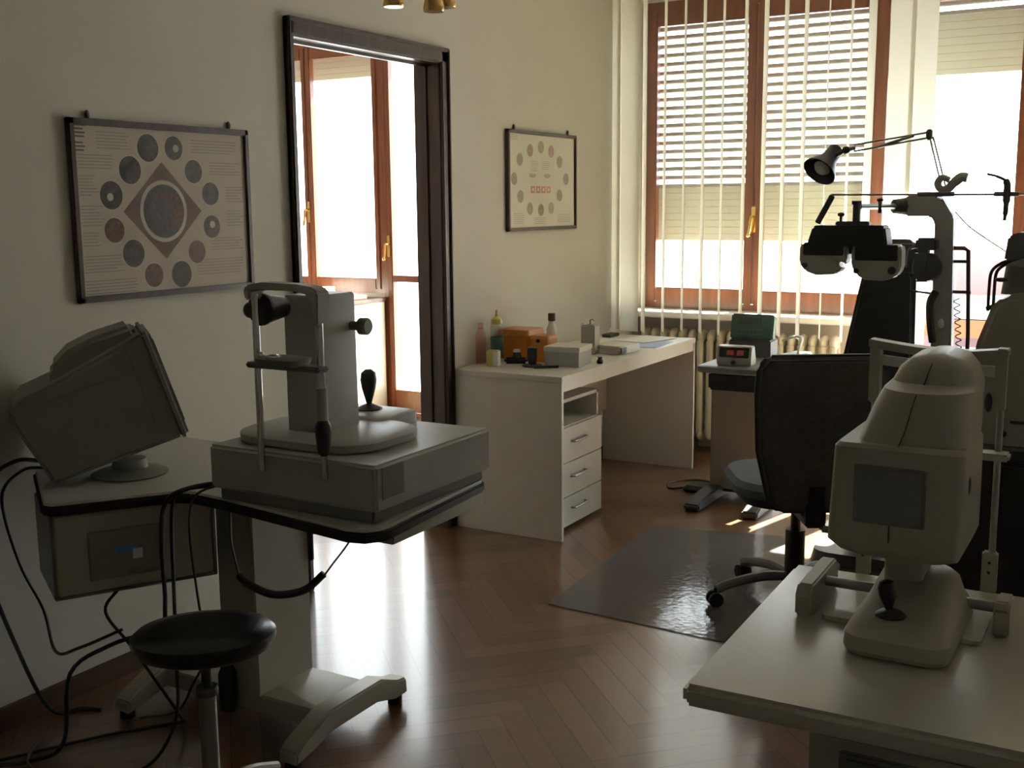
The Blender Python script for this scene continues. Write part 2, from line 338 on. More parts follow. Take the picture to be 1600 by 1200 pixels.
for x0, x1 in ((1.385, 2.165), (2.169, 2.90)):
    c = MB(); st = .045
    if x0 < 1.4: x0 = 1.43; st = .005
    c.box(x0, 6.42, .03, x0+max(st, .012), 6.475, 2.60, bev=.003); c.box(x1-.06, 6.42, .03, x1, 6.475, 2.60, bev=.006)
    c.box(x0, 6.42, .03, x1-.06, 6.475, .20, bev=.004); c.box(x0, 6.42, 2.52, x1-.06, 6.475, 2.60, bev=.004)
    c = c.build('door_leaf', WWOOD, w2); MB().box(x0+.008, 6.445, .196, x1-.055, 6.451, 2.524).build('pane', PANE, c)
b = MB(); lever(b, 2.135, 6.42, 1.12); b.build('handle', BRASS, w2)
w3 = thing('window_2', 'wooden double window of the adjoining room, seen through the doorway', None, (-2.7, 6.45, .87), kind='structure')
b = MB(); b.box(-3.45, 6.43, .87, -3.40, 6.53, 2.66); b.box(-1.99, 6.43, .87, -1.965, 6.53, 2.66); b.box(-3.40, 6.43, 2.60, -1.99, 6.53, 2.66); b.box(-3.40, 6.43, .87, -1.99, 6.53, .90)
b.build('window_frame', WWOOD, w3)
casement(w3, -3.40, -2.620, .90, 2.60, .04, .075); casement(w3, -2.618, -1.99, .90, 2.60, .042, .075)
b = MB(); lever(b, -2.622, 6.42, 1.46); b.build('handle', BRASS, w3, 'brass lever handle')
w4 = thing('door_3', 'wooden glazed door of the adjoining room, seen through the doorway', None, (-1.5, 6.45, 0), kind='structure')
b = MB(); b.box(-1.965, 6.43, 0, -1.93, 6.53, 2.66); b.box(-1.14, 6.43, 0, -1.10, 6.53, 2.66); b.box(-1.93, 6.43, 2.60, -1.14, 6.53, 2.66); b.box(-1.93, 6.43, 0, -1.14, 6.53, .025)
b.build('door_frame', WWOOD, w4)
c = MB(); c.box(-1.925, 6.42, .03, -1.885, 6.475, 2.60, bev=.005); c.box(-1.18, 6.42, .03, -1.14, 6.475, 2.60, bev=.005)
c.box(-1.885, 6.42, .03, -1.18, 6.475, .185, bev=.005); c.box(-1.885, 6.42, .955, -1.18, 6.475, 1.0, bev=.005); c.box(-1.885, 6.42, 2.50, -1.18, 6.475, 2.60, bev=.005)
c = c.build('door_leaf', WWOOD, w4)
b = MB(); b.box(-1.89, 6.445, .18, -1.175, 6.451, .96); b.box(-1.89, 6.445, .995, -1.175, 6.451, 2.505); b.build('pane', PANE, c)
b = MB(); lever(b, -1.912, 6.42, 1.22); b.build('handle', BRASS, w4, 'brass lever handle')

# ------------------------------------------------------------------ roller shutters outside the panes
def shutter(name_label, x0, x1, y, zo_top, zo_bot, z_end, pitch=.052):
    b = MB(); z = zo_top
    b.box(x0-.02, y-.02, z_end-.0, x0+.0, y+.02, 2.66); b.box(x1, y-.02, z_end, x1+.02, y+.02, 2.66)
    while z > zo_bot-.001:
        b.box(x0, y-.018, z-.012, x1, y+.018, z+.013, bev=.005, seg=1); z -= pitch
    z0 = z+pitch
    while z0 > z_end+.02:
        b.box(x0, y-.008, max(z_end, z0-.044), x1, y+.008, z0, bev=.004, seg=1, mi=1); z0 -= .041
    if zo_top < 2.64: pass
    return tag(b.build('roller_shutter', [SHUT, SHUT_LIT]), name_label, 'shutter')
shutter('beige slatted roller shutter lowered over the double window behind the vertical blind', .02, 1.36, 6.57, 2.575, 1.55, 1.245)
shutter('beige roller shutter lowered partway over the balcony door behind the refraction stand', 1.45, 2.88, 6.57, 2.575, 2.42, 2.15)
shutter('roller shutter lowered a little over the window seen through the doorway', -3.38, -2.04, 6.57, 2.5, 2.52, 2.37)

# ------------------------------------------------------------------ window sill, radiator
tag(MB().box(.002, 6.16, .815, 1.395, 6.44, .848, bev=.006).build('window_sill', SILLM), 'white stone window sill above the cream radiator', 'window sill')
rad = thing('radiator', 'cream cast-iron column radiator under the window sill behind the desk', 'radiator', (.70, 6.32, 0))
for k in range(20):
    x = .10+k*.060; b = MB()
    for y in (6.265, 6.35): b.tube([(x, y, .12), (x, y, .68)], .021, n=12, smooth=False)
    b.ell((x, 6.307, .70), (.026, .066, .042)); b.ell((x, 6.307, .11), (.026, .066, .035))
    b.build('section', CREAM, rad)
for x in (.10, .40, 1.24): MB().box(x-.02, 6.25, 0, x+.02, 6.37, .09, bev=.006).build('foot', DKG, rad)
b = MB(); b.cyl((1.24, 6.307, .10), (1.33, 6.307, .10), .014); b.cyl((1.32, 6.307, .11), (1.32, 6.307, 0.0), .011); b.cyl((1.33, 6.307, .10), (1.36, 6.307, .10), .02); b.build('valve', CREAM, rad)

# ------------------------------------------------------------------ vertical blind
vb = thing('vertical_blind', 'cream vertical fabric blind hanging in front of the window wall', 'blind', (.9, 5.98, 2.76))
MB().box(.01, 5.955, 2.735, 2.9, 6.005, 2.77, bev=.004).build('headrail', WLAM, vb)
SL = [(.030, 52), (.125, 80), (.213, 34), (.336, 29), (.452, 27), (.563, 28), (.672, 25), (.795, 26), (.905, 28), (1.012, 26), (1.117, 25), (1.235, 17), (1.350, 19), (1.452, 30), (1.60, 87), (1.705, 86)]
for i, (x, a) in enumerate(SL):
    b = MB(TR(x, 5.98, 0, R(a)))
    c = random.uniform(.002, .004)
    b.prism([(-.0635*0-c*0+.0, -.0635), (c, -.03), (c*1.3, 0), (c, .03), (0, .0635), (-.0016, .0635), (c-.0016, .03), (c*1.3-.0016, 0), (c-.0016, -.03), (-.0016, -.0635)], 'z', .755+random.uniform(-.01, .01), 2.735)
    b.build('slat', SLATF, vb)

# ------------------------------------------------------------------ framed charts on the left wall
def chart(label, y0, y1, z0, z1, fw_, mats, fill):
    t = thing('framed_chart', label, 'picture', (0, (y0+y1)/2, z0))
    b = MB(); b.box(0, y0, z0, .022, y1, z0+fw_, bev=.003); b.box(0, y0, z1-fw_, .022, y1, z1, bev=.003)
    b.box(0, y0, z0, .022, y0+fw_, z1, bev=.003); b.box(0, y1-fw_, z0, .022, y1, z1, bev=.003); b.build('frame', DKWOOD, t)
    b = MB(); b.box(.004, y0+.004, z0+.004, .012, y1-.004, z1-.004); fill(b); b.build('print', mats, t)
    MB().box(.0145, y0+fw_-.003, z0+fw_-.003, .0162, y1-fw_+.003, z1-fw_+.003).build('glass', PICG, t)
    for y in (y0+.08, y1-.08): MB().ell((.006, y, z1+.012), (.006, .008, .014)).build('hook', DKG, t)
    return t
def disc(b, y, z, ry, mi, x=.0125, n=28): b.cyl((.011, y, z), (x, y, z), ry, n=n, mi=mi)
def fill1(b):
    rnd = random.Random(3)
    cy, cz = 2.591, 1.471
    b.prism([(cy-.163, cz), (cy, cz-.152), (cy+.163, cz), (cy, cz+.155)], 'x', .011, .0123, mi=3)
    disc(b, cy, cz, .098, 9, .0127, 40); disc(b, cy, cz, .085, 4, .0130, 40); disc(b, cy+.02, cz+.0, .060, 5, .0132, 32); disc(b, cy-.015, cz, .045, 6, .0134, 32)
    C = [(2.539, 1.668, 4), (2.646, 1.671, 6), (2.463, 1.598, 4), (2.385, 1.521, 4), (2.727, 1.599, 6), (2.799, 1.527, 6), (2.798, 1.418, 6), (2.725, 1.337, 5), (2.652, 1.267, 4), (2.535, 1.270, 5), (2.458, 1.342, 4), (2.389, 1.415, 5)]
    for y, z, m in C:
        r = .043 if m == 4 else .038
        disc(b, y, z, r+.003, 9, .0122); disc(b, y, z, r, m, .0126); disc(b, y+rnd.uniform(-.01, .01), z+rnd.uniform(-.01, .01), .012, rnd.choice((3, 6, 9)), .0129)
    for (y0, y1, z0, z1) in ((2.262, 2.31, 1.69, 1.725), (2.262, 2.30, 1.65, 1.68)):
        z = z0
        while z < z1: b.box(.011, y0, z, .0122, y1-rnd.uniform(0, .015), z+.005, mi=2); z += .011
    for (y0, y1, z0, z1) in ((2.34, 2.48, 1.66, 1.71), (2.27, 2.41, 1.60, 1.64), (2.27, 2.34, 1.52, 1.58), (2.27, 2.36, 1.43, 1.49), (2.27, 2.34, 1.37, 1.41), (2.27, 2.42, 1.29, 1.34), (2.27, 2.48, 1.225, 1.27),
                             (2.72, 2.93, 1.66, 1.70), (2.80, 2.95, 1.59, 1.63), (2.87, 2.96, 1.50, 1.55), (2.87, 2.96, 1.42, 1.47), (2.79, 2.95, 1.34, 1.38), (2.72, 2.95, 1.26, 1.31)):
        z = z0
        while z < z1: b.box(.011, y0, z, .0121, y1-rnd.uniform(0, .03), z+.0028, mi=1); z += .0095
chart('large framed chart with dark round photos circling a diamond, above the monitor', 2.240, 2.985, 1.201, 1.745, .02,
      [PRINT, INK, INKD, INKB, DM1, DM2, DM3, INK, INK, PRINT2], fill1)
def fill2(b):
    rnd = random.Random(5)
    C = [(5.123, 1.771, 1), (5.009, 1.751, 2), (5.234, 1.753, 2), (5.327, 1.703, 1), (5.400, 1.615, 1), (5.326, 1.530, 3), (5.232, 1.464, 3), (5.120, 1.455, 1), (5.005, 1.462, 2), (4.908, 1.523, 1), (4.846, 1.609, 2), (4.904, 1.704, 3)]
    for y, z, m in C: disc(b, y, z, .036, 0, .0124); disc(b, y, z, .031, m, .0127); disc(b, y+.004, z-.004, .013, 3 if m != 3 else 2, .0129)
    for k in range(4): b.box(.011, 5.015+k*.056, 1.540, .0124, 5.058+k*.056, 1.575, mi=4); b.box(.011, 5.028+k*.056, 1.550, .0126, 5.045+k*.056, 1.565, mi=0)
    for y in (5.034, 5.191): b.ell((.0118, y, 1.628), (.0008, .038, .011), mi=3)
    for (y0, y1, z0, z1) in ((4.81, 4.90, 1.80, 1.82), (5.02, 5.10, 1.65, 1.70), (5.14, 5.22, 1.66, 1.70), (4.84, 4.95, 1.39, 1.44), (5.05, 5.18, 1.385, 1.42), (5.30, 5.45, 1.39, 1.43)):
        z = z0
        while z < z1: b.box(.011, y0, z, .0121, y1-rnd.uniform(0, .02), z+.0028, mi=5); z += .0095
chart('small framed chart with a ring of pale round eye pictures above the white desk', 4.778, 5.513, 1.352, 1.846, .018, [PRINT2, DM5, DM4, DM5, INKR, INK], fill2)

# ------------------------------------------------------------------ desk with drawer unit
dk = thing('desk', 'white laminate desk standing against the wall under the small framed chart', 'desk', (.30, 5.06, 0))
MB().box(.018, 4.258, .716, .580, 5.872, .741, bev=.002).build('desktop', WLAM, dk)
for y0 in (4.260, 5.850): MB().box(.02, y0, 0, .578, y0+.02, .715, bev=.0015).build('side_panel', WLAM, dk)
MB().box(.556, 4.281, .672, .574, 5.849, .715).build('apron', WLAM, dk)
MB().box(.03, 4.281, .30, .045, 5.849, .715).build('back_panel', WLAM, dk)
du = thing('drawer_unit', 'white three-drawer unit with an open top shelf under the near end of the desk', 'drawer unit', (.30, 4.54, 0))
b = MB(); b.box(.06, 4.292, .03, .50, 4.308, .61); b.box(.06, 4.772, .03, .50, 4.788, .61); b.box(.06, 4.292, .594, .50, 4.788, .61); b.box(.06, 4.292, .475, .50, 4.788, .487); b.box(.06, 4.292, .03, .50, 4.788, .045); b.box(.06, 4.308, .045, .072, 4.772, .594)
b.build('carcass', WLAM, du)
for z0, z1 in ((.022, .158), (.162, .318), (.322, .482)):
    f = MB().box(.500, 4.290, z0, .518, 4.790, z1, bev=.0015).build('drawer', WLAM, du)
    zc = (z0+z1)/2+.012; b = MB(); b.tube([(.518, 4.47, zc), (.533, 4.475, zc), (.535, 4.50, zc), (.535, 4.58, zc), (.533, 4.605, zc), (.518, 4.61, zc)], .0055, n=8); b.build('handle', STEEL, f)
for x in (.10, .46):
    for y in (4.33, 4.75): MB().cyl((x, y, 0), (x, y, .03), .018, n=14).build('caster', BLACK, du)

# things on the desk
Z = .741
def bottle(label, x, y, prof, mats, cap, cm, name='bottle', cat='bottle', lab=None, lm=None):
    t = thing(name, label, cat, (x, y, Z)); MB().lathe(prof, (x, y, Z)).build('body', mats, t); MB().lathe(cap, (x, y, Z)).build('cap', cm, t)
    if lab: MB().lathe(lab, (x, y, Z)).build('label', lm, t)
    return t
bottle('tall clear bottle with yellow nozzle and green label on the desk', .075, 4.56, [(.029, 0), (.031, .005), (.031, .17), (.026, .185), (.012, .195)], CLEAR, [(.026, .182), (.029, .185), (.024, .205), (.008, .218), (.006, .245), (.001, .25)], YEL,
       lab=[(.0315, .02), (.0315, .12), (.0313, .12), (.0313, .02)], lm=TEAL)
bottle('faint pink clear bottle nearest the doorway on the desk', .045, 4.46, [(.022, 0), (.024, .005), (.024, .14), (.012, .17)], PINKT, [(.013, .168), (.013, .195), (.001, .197)], PINKT)
t = tag(MB(TR(.135, 4.425, Z, R(12))).box(-.028, -.02, 0, .028, .02, .075, bev=.003).build('carton', [YEL]), 'small yellow and white carton before the tall yellow-nozzled bottle on the desk', 'carton')
MB(TR(.135, 4.425, Z, R(12))).box(.005, -.0207, .004, .0285, .0205, .071).build('side_panel', PAPER, t)
# orange boxes
oc = thing('container', 'large orange plastic container against the wall on the desk', 'container', (.12, 4.72, Z))
MB().loft([(.03, .185, 4.66, 4.82, .02, Z), (.025, .19, 4.655, 4.825, .02, Z+.12)]).build('body', ORANGE, oc); MB().loft([(.02, .195, 4.65, 4.83, .02, Z+.12), (.025, .19, 4.655, 4.825, .02, Z+.145)]).build('lid', ORANGE, oc)
oc = thing('container', 'smaller orange plastic container in front of the larger one, behind the white box', 'container', (.28, 4.68, Z))
MB().loft([(.215, .305, 4.64, 4.74, .012, Z), (.212, .308, 4.637, 4.743, .012, Z+.11)]).build('body', ORANGE, oc); MB().loft([(.210, .312, 4.633, 4.747, .012, Z+.11), (.215, .305, 4.64, 4.74, .012, Z+.125)]).build('lid', ORANGE, oc)
MB().box(.25, 4.630, Z+.095, .265, 4.6365, Z+.11).build('latch', BLACK, oc)
bottle('white bottle with a black screw cap behind the orange containers', .20, 4.88, [(.024, 0), (.026, .004), (.026, .13), (.014, .165), (.012, .175)], PAPER, [(.017, .172), (.018, .176), (.018, .208), (.016, .210)], BLACK, lab=[(.0265, .02), (.0265, .10), (.0262, .10), (.0262, .02)], lm=BLUEL)
tag(MB(TR(.25, 4.955, Z, R(20))).box(-.045, -.03, 0, .045, .03, .055, bev=.004).build('carton', BLUEL), 'blue carton standing behind the white box on the desk', 'carton')
b = MB(); b.lathe([(.007, 0), (.008, .12), (.008, .15), (.0065, .15)], (.29, 5.04, Z)); tag(b.build('tube', CLEAR), 'thin clear tube standing behind the blue carton', 'tube')
# white box
wb = thing('box', 'white cardboard box with a lid near the front edge of the desk', 'box', (.42, 4.63, Z), R(6))
b = MB(TR(.42, 4.63, Z, R(6))); b.box(-.085, -.085, 0, .085, .085, .075, bev=.002); b.build('body', GREY, wb)
b = MB(TR(.42, 4.63, Z, R(6))); b.box(-.089, -.089, .068, .089, .089, .092, bev=.003); b.build('lid', WLAM, wb)
tw = thing('dispenser', 'tall beige square dispenser with a thin nozzle on the desk', 'dispenser', (.34, 5.03, Z))
MB().box(.303, 4.995, Z, .378, 5.065, Z+.145, bev=.006).build('body', BEIGE, tw); b = MB(); b.cyl((.34, 5.03, Z+.145), (.34, 5.03, Z+.17), .005); b.tube([(.34, 5.03, Z+.168), (.35, 5.03, Z+.172), (.36, 5.03, Z+.166)], .003); b.build('nozzle', STEEL, tw)
fc = thing('case', 'flat white lidded case lying behind the white box on the desk', 'case', (.43, 5.14, Z), R(-8))
MB(TR(.425, 5.14, Z, R(-8))).box(-.09, -.10, 0, .09, .10, .028, bev=.005).build('body', WLAM, fc); MB(TR(.425, 5.14, Z, R(-8))).box(-.09, -.10, .029, .09, .10, .042, bev=.005).build('lid', WLAM, fc)
MB(TR(.425, 5.14, Z, R(-8))).box(.09, -.09, .006, .096, -.04, .036, bev=.002).build('latch', BLACK, fc)
cm = thing('camera', 'small black hand instrument with a white top lying before the larger orange container', 'instrument', (.17, 4.56, Z), R(25))
M = TR(.19, 4.55, Z, R(25)); MB(M).box(-.06, -.02, 0, .05, .025, .03, bev=.01).build('body', BLACK, cm); b = MB(M); b.cyl((.0, 0, .028), (.0, 0, .055), .022, .018); b.build('barrel', BLACK, cm); b = MB(M); b.cyl((.0, 0, .055), (0, 0, .068), .018, .014); b.build('top', PAPER, cm)
cm.name = 'hand_instrument'
lj = thing('loupe', 'black cylindrical loupe standing on a dark plate at the front of the desk', 'loupe', (.30, 4.50, Z))
MB().lathe([(.045, 0), (.048, .003), (.045, .008), (.012, .01)], (.30, 4.50, Z)).build('plate', DKG, lj); MB().lathe([(.016, .008), (.020, .02), (.023, .05), (.023, .085), (.018, .09)], (.30, 4.50, Z)).build('barrel', BLACK, lj)
tag(MB(TR(.385, 4.475, Z, R(35))).box(-.06, -.012, 0, .06, .012, .012, bev=.004).build('pen_case', DKG), 'slim dark case lying in front of the white box on the desk', 'case')
b = MB(); b.lathe([(.014, 0), (.016, .01), (.010, .022), (.012, .03)], (.535, 4.735, Z)); tag(b.build('knob', BLACK), 'small black knob lying by the front edge of the desk', 'knob')
def sheet(label, x, y, rz, m, z=0, sx=.105, sy=.148, g='papers on the desk'): return tag(MB(TR(x, y, Z+z, R(rz))).box(-sx, -sy, 0, sx, sy, .0015).build('paper', m), label, 'paper', g)
sheet('blue sheet of paper lying at the window end of the desk', .44, 5.50, 5, BLUEP, .0005)
sheet('white sheet of paper lying at the far end of the desk by the blind', .36, 5.68, -14, PAPER, .003)
sheet('white sheet of paper lying against the wall side of the desk', .20, 5.52, 12, PAPER, .0005, .09, .12)
b = MB(); b.box(.09, 5.68, Z, .15, 5.80, Z+.018, bev=.005); tag(b.build('stapler', DKG), 'dark flat stapler lying at the wall corner of the desk', 'stapler')

# ------------------------------------------------------------------ left motorised table
lt = thing('instrument_table', 'grey instrument table with black edge and cranked top carrying the monitor', 'table', (.6, 2.36, 0))
TOP = [(.035, 2.03), (.37, 1.80), (.40, 1.80), (.575, 2.045), (.62, 2.065), (.74, 2.055), (1.20, 1.985), (1.245, 1.995), (1.270, 2.03), (1.272, 2.06), (1.235, 2.53), (1.215, 2.56), (1.18, 2.575), (.035, 2.575)]
MB().prism(TOP, 'z', .712, .740, bev=.004).build('tabletop', GLAM, lt)
def grow(poly, d):
    n = len(poly); out = []
    for i in range(n):
        a, b_, c = Vector(poly[i-1]), Vector(poly[i]), Vector(poly[(i+1) % n]); e1 = (b_-a).normalized(); e2 = (c-b_).normalized()
        nn = (Vector((e1.y, -e1.x))+Vector((e2.y, -e2.x))).normalized(); out.append((b_.x+nn.x*d, b_.y+nn.y*d))
    return out
MB().prism(grow(TOP, .007), 'z', .708, .734, bev=.006).build('edge_trim', RUB, lt, 'black rubber edge')
b = MB(); b.box(.522, 2.24, .10, .66, 2.475, .66, bev=.004); b.box(.54, 2.26, .60, .64, 2.455, .71); b.build('column', BEIGE, lt)
b = MB(); b.box(.655, 2.474, .52, .675, 2.490, .70, bev=.003); b.box(.655, 2.474, .44, .672, 2.487, .53, bev=.003); b.build('cable_channel', BLACK, lt)
b = MB(); b.loft([(.24, .88, 2.245, 2.475, .01, .055), (.24, .88, 2.245, 2.475, .01, .10), (.25, .87, 2.25, 2.47, .01, .106)]); b.build('base_plate', BEIGE, lt)
for x in (.25, .885):
    f = MB().prism([(2.095, .02), (2.10, .055), (2.13, .075), (2.24, .118), (2.48, .118), (2.56, .085), (2.60, .080), (2.605, .03), (2.55, .03), (2.46, .055), (2.26, .055), (2.16, .03)], 'x', x-.032, x+.032, bev=.006).build('foot', BEIGE, lt)
    for y in (2.12, 2.58): MB().cyl((x, y, 0), (x, y, .028), .022, n=16).build('foot_pad', RUB, f)
MB().box(.98, 2.22, .630, 1.16, 2.66, .707, bev=.004).build('drawer_box', BEIGE, lt)
b = MB(); b.tube([(1.12, 2.12, .71), (1.10, 2.12, .66), (1.06, 2.10, .60), (1.04, 2.09, .57)], .0025); b.build('thin_cable', BLACK, lt)
b = MB(); b.tube([(1.04, 2.09, .575), (1.0, 2.06, .535), (.93, 2.03, .52), (.86, 2.02, .535), (.82, 2.02, .555)], .010, n=10); b.build('cable_sleeve', BLACK, lt)
b = MB(); b.tube([(.82, 2.02, .555), (.76, 2.06, .62), (.72, 2.10, .68), (.71, 2.11, .71)], .003); b.build('thin_cable', DKG, lt)
# power supply / printer box hung under the wing
ud = Vector((.503, .864, 0)); ang = math.atan2(.864, .503)
pr = thing('electronics_box', 'beige electronics box in a dark rack hanging under the table wing below the monitor', 'electronics box', (.41, 1.79, .47), ang)
M = TR(.405, 1.80, 0, ang)
MB(M).box(.001, .016, .488, .404, .30, .698, bev=.004).build('body', BEIGE, pr)
b = MB(M); b.box(.08, .009, .520, .27, .020, .65, bev=.003); b.build('front_panel', CRTG, pr)
b = MB(M); b.box(.15, .0065, .585, .205, .0095, .60); b.build('label', BLUEL, pr, 'faded blue sticker'); b = MB(M); b.box(.19, .006, .565, .215, .0095, .592); b.build('sticker', PAPER, pr)
b = MB(M); b.box(-.008, .014, .480, .0, .31, .705, bev=.002); b.box(.405, .014, .480, .413, .31, .705, bev=.002); b.box(-.008, .014, .480, .413, .31, .487, bev=.002); b.box(-.008, .014, .699, .413, .31, .705, bev=.002); b.build('rack', MIDG, pr)

# ------------------------------------------------------------------ CRT monitor, tilted back
fd = R(52)
mo = thing('monitor', 'bulky old grey computer monitor tilted back on the wing of the black-edged table', 'monitor', (.28, 2.05, .74), fd)
# local: x = forward, y = away from the viewer (left of forward), z up, tilted 20 deg
M0 = Matrix.Translation((.276, 1.907, .752)) @ Matrix.Rotation(fd, 4, 'Z') @ Matrix.Rotation(R(-17.5), 4, 'Y')
b = MB(M0)
SIDE = [(0, .0), (.345, -.004), (.36, .0), (.36, .298), (.345, .302), (.30, .292), (.10, .255), (.0, .245), (-.03, .225), (-.035, .18)]
b.prism(SIDE, 'y', 0.0, .30, bev=.012, seg=3)
b.build('case', CRTG, mo)
b = MB(M0); b.prism([(.345, -.006), (.374, -.006), (.374, .304), (.345, .304)], 'y', -.006, .306, bev=.010, seg=3); b.build('bezel', CRTG, mo)
b = MB(M0); b.prism([(.08, .23), (.10, .285), (.16, .318), (.23, .328), (.34, .326), (.345, .28)], 'y', .07, .26, bev=.014, seg=3); b.build('top_cover', CRTG, mo)
b = MB(M0); b.box(.370, .03, .03, .3775, .27, .275, bev=.003); b.build('screen', LCDG, mo)
b = MB(); b.lathe([(.10, 0), (.105, .006), (.09, .012), (.05, .02), (.045, .045)], (.315, 2.13, .740)); b.build('stand', CRTG, mo)
b = MB(M0); b.box(.05, .0015, .215, .30, -.0015, .2170); b.box(.299, .0015, .03, .3012, -.0015, .295); b.build('seam', MIDG, mo)

# ------------------------------------------------------------------ retinal instrument on the left table
ri = thing('eye_camera', 'grey eye camera with black lens, chin frame and joystick on a wide square base', 'medical instrument', (.98, 2.28, .755))
MB().box(.745, 2.045, .741, 1.235, 2.535, .775, bev=.004).build('rubber_skirt', MIDG, ri)
MB().box(.725, 2.03, .772, 1.255, 2.545, .885, bev=.008, seg=3).build('base_box', GREY, ri)
MB().box(1.2535, 2.055, .80, 1.2565, 2.14, .876).build('vent_panel', MIDG, ri)
b = MB(); b.loft([(.735, 1.165, 2.075, 2.40, .12, .886), (.73, 1.17, 2.07, 2.405, .12, .892), (.73, 1.17, 2.07, 2.405, .12, .908), (.745, 1.155, 2.085, 2.39, .11, .914)], n=8); b.build('sliding_stage', GREY, ri)
b = MB(); b.loft([(.80, 1.03, 2.36, 2.54, .03, .886), (.80, 1.03, 2.36, 2.54, .03, .915), (.81, 1.02, 2.37, 2.53, .03, .92)]); b.build('stage_arm', GREY, ri)
b = MB(); b.loft([(.878, .985, 2.16, 2.325, .008, .913), (.878, .985, 2.16, 2.325, .008, .93), (.878, .985, 2.16, 2.32, .008, 1.255), (.882, .981, 2.164, 2.316, .008, 1.262)]); b.build('column', GREY, ri)
b = MB(); b.cyl((.905, 2.13, 1.235), (.905, 2.06, 1.235), .026, .038, n=28); b.cyl((.905, 2.06, 1.235), (.905, 2.045, 1.235), .040, .040, n=28, bev=.003); b.ell((.872, 2.05, 1.232), (.018, .018, .020)); b.build('lens', BLACK, ri, 'black rubber lens')
b = MB(); b.cyl((.98, 2.30, 1.175), (1.015, 2.30, 1.175), .012); b.cyl((1.012, 2.30, 1.175), (1.04, 2.30, 1.175), .022, n=24, bev=.004); b.build('focus_knob', MIDG, ri)
b = MB(); b.lathe([(.038, 0), (.036, .006), (.022, .012), (.010, .018)], (.905, 2.47, .918)); b.build('joystick_base', DKG, ri)
b = MB(); b.lathe([(.007, .01), (.008, .02), (.019, .06), (.023, .085), (.020, .105), (.008, .115)], (.905, 2.47, .918)); b.build('joystick', BLACK, ri)
cf = ri
for x in (.914, 1.111): MB().tube([(x, 2.022, .84), (x, 2.022, 1.275)], .0085, n=12, smooth=False).build('chin_post', CHROME, ri)
b = MB(); b.prism([(.900, 1.262), (.895, 1.285), (.905, 1.297), (.95, 1.305), (1.06, 1.303), (1.11, 1.297), (1.124, 1.285), (1.122, 1.21), (1.106, 1.21), (1.104, 1.262), (1.09, 1.280), (1.05, 1.287), (.95, 1.287), (.918, 1.280), (.915, 1.262)], 'y', 2.000, 2.048, bev=.004); b.build('forehead_arch', GREY, cf)
b = MB(); b.box(.895, 1.998, 1.098, 1.125, 2.036, 1.112, bev=.004); b.loft([(.945, 1.065, 1.972, 2.05, .02, 1.11), (.94, 1.07, 1.967, 2.055, .025, 1.126), (.955, 1.055, 1.98, 2.04, .02, 1.130)]); b.build('chin_rest', MIDG, cf)
b = MB(); b.ell((.935, 2.01, 1.128), (.012, .012, .010)); b.ell((.985, 2.0, 1.128), (.02, .016, .008)); b.build('tissue_pin', CHROME, cf)
b = MB(); b.lathe([(.006, 0), (.015, .01), (.019, .05), (.019, .075), (.010, .095)], (1.111, 2.022, .895)); b.build('grip', BLACK, cf)
b = MB(); b.cyl((1.111, 2.022, .98), (1.111, 2.022, 1.06), .013); b.build('adjuster', GREY, cf)

# ------------------------------------------------------------------ cables
def cable(label, pts, r, m=BLACK, g='cables of the instruments'): return tag(MB().tube(pts, r, n=8).build('cable', m), label, 'cable', g)
cable('thick black cable dropping from the back of the monitor down the wall', [(.20, 1.95, .80), (.10, 1.92, .795), (.03, 1.88, .72), (.03, 1.86, .5), (.04, 1.92, .25), (.06, 2.0, .03), (.10, 2.08, .008), (.16, 2.10, .008)], .006)
cable('thin black cable hanging behind the electronics box', [(.22, 1.93, .79), (.14, 1.91, .775), (.06, 1.90, .69), (.07, 1.93, .5), (.12, 1.96, .36), (.24, 1.90, .28), (.34, 1.90, .31), (.42, 1.98, .35)], .0045)
cable('bundle of black cables looping over the table edge from the eye instrument', [(.80, 2.26, .75), (.73, 2.16, .765), (.66, 2.02, .765), (.60, 1.99, .72), (.585, 1.985, .60), (.585, 1.985, .45), (.56, 1.98, .38), (.44, 1.92, .33), (.36, 1.85, .26), (.30, 1.86, .05), (.25, 1.80, .008), (.10, 1.66, .008)], .006)
cable('black cable hanging straight down in front of the electronics box', [(.80, 2.28, .75), (.72, 2.12, .76), (.645, 2.015, .758), (.615, 2.0, .70), (.61, 1.995, .5), (.61, 1.99, .3), (.60, 1.98, .12), (.55, 1.90, .01), (.42, 1.76, .008), (.25, 1.78, .008), (.15, 1.90, .008)], .005)
cable('thin grey cable hanging beside the table column', [(.80, 2.30, .75), (.73, 2.17, .757), (.69, 2.03, .757), (.665, 2.01, .68), (.655, 2.03, .5), (.62, 2.08, .35), (.58, 2.12, .25), (.48, 2.16, .13), (.40, 2.17, .03), (.30, 2.12, .007)], .0035, DKG)
cable('black mains cable from the underside of the electronics box to the floor', [(.42, 1.98, .47), (.38, 1.96, .40), (.42, 2.0, .30), (.46, 2.05, .18), (.47, 2.12, .05), (.42, 2.16, .006), (.3, 2.0, .006), (.16, 1.75, .006), (.05, 1.6, .006)], .0045)
b = MB(TR(.56, 2.22, .13, R(10))); b.loft([(-.02, .02, -.014, .014, .006, -.08), (-.024, .024, -.017, .017, .008, -.04), (-.024, .024, -.017, .017, .008, .03), (-.014, .014, -.01, .01, .005, .06)])
tag(b.build('hand_switch', BLACK), 'black hand switch hanging against the base of the table column', 'switch')
tag(MB(TR(.64, 2.30, .741, R(35))).box(-.02, -.045, 0, .02, .045, .018, bev=.006).build('computer_mouse', BLUEL), 'small blue gadget lying beside the square instrument base', 'gadget').name = 'gadget'

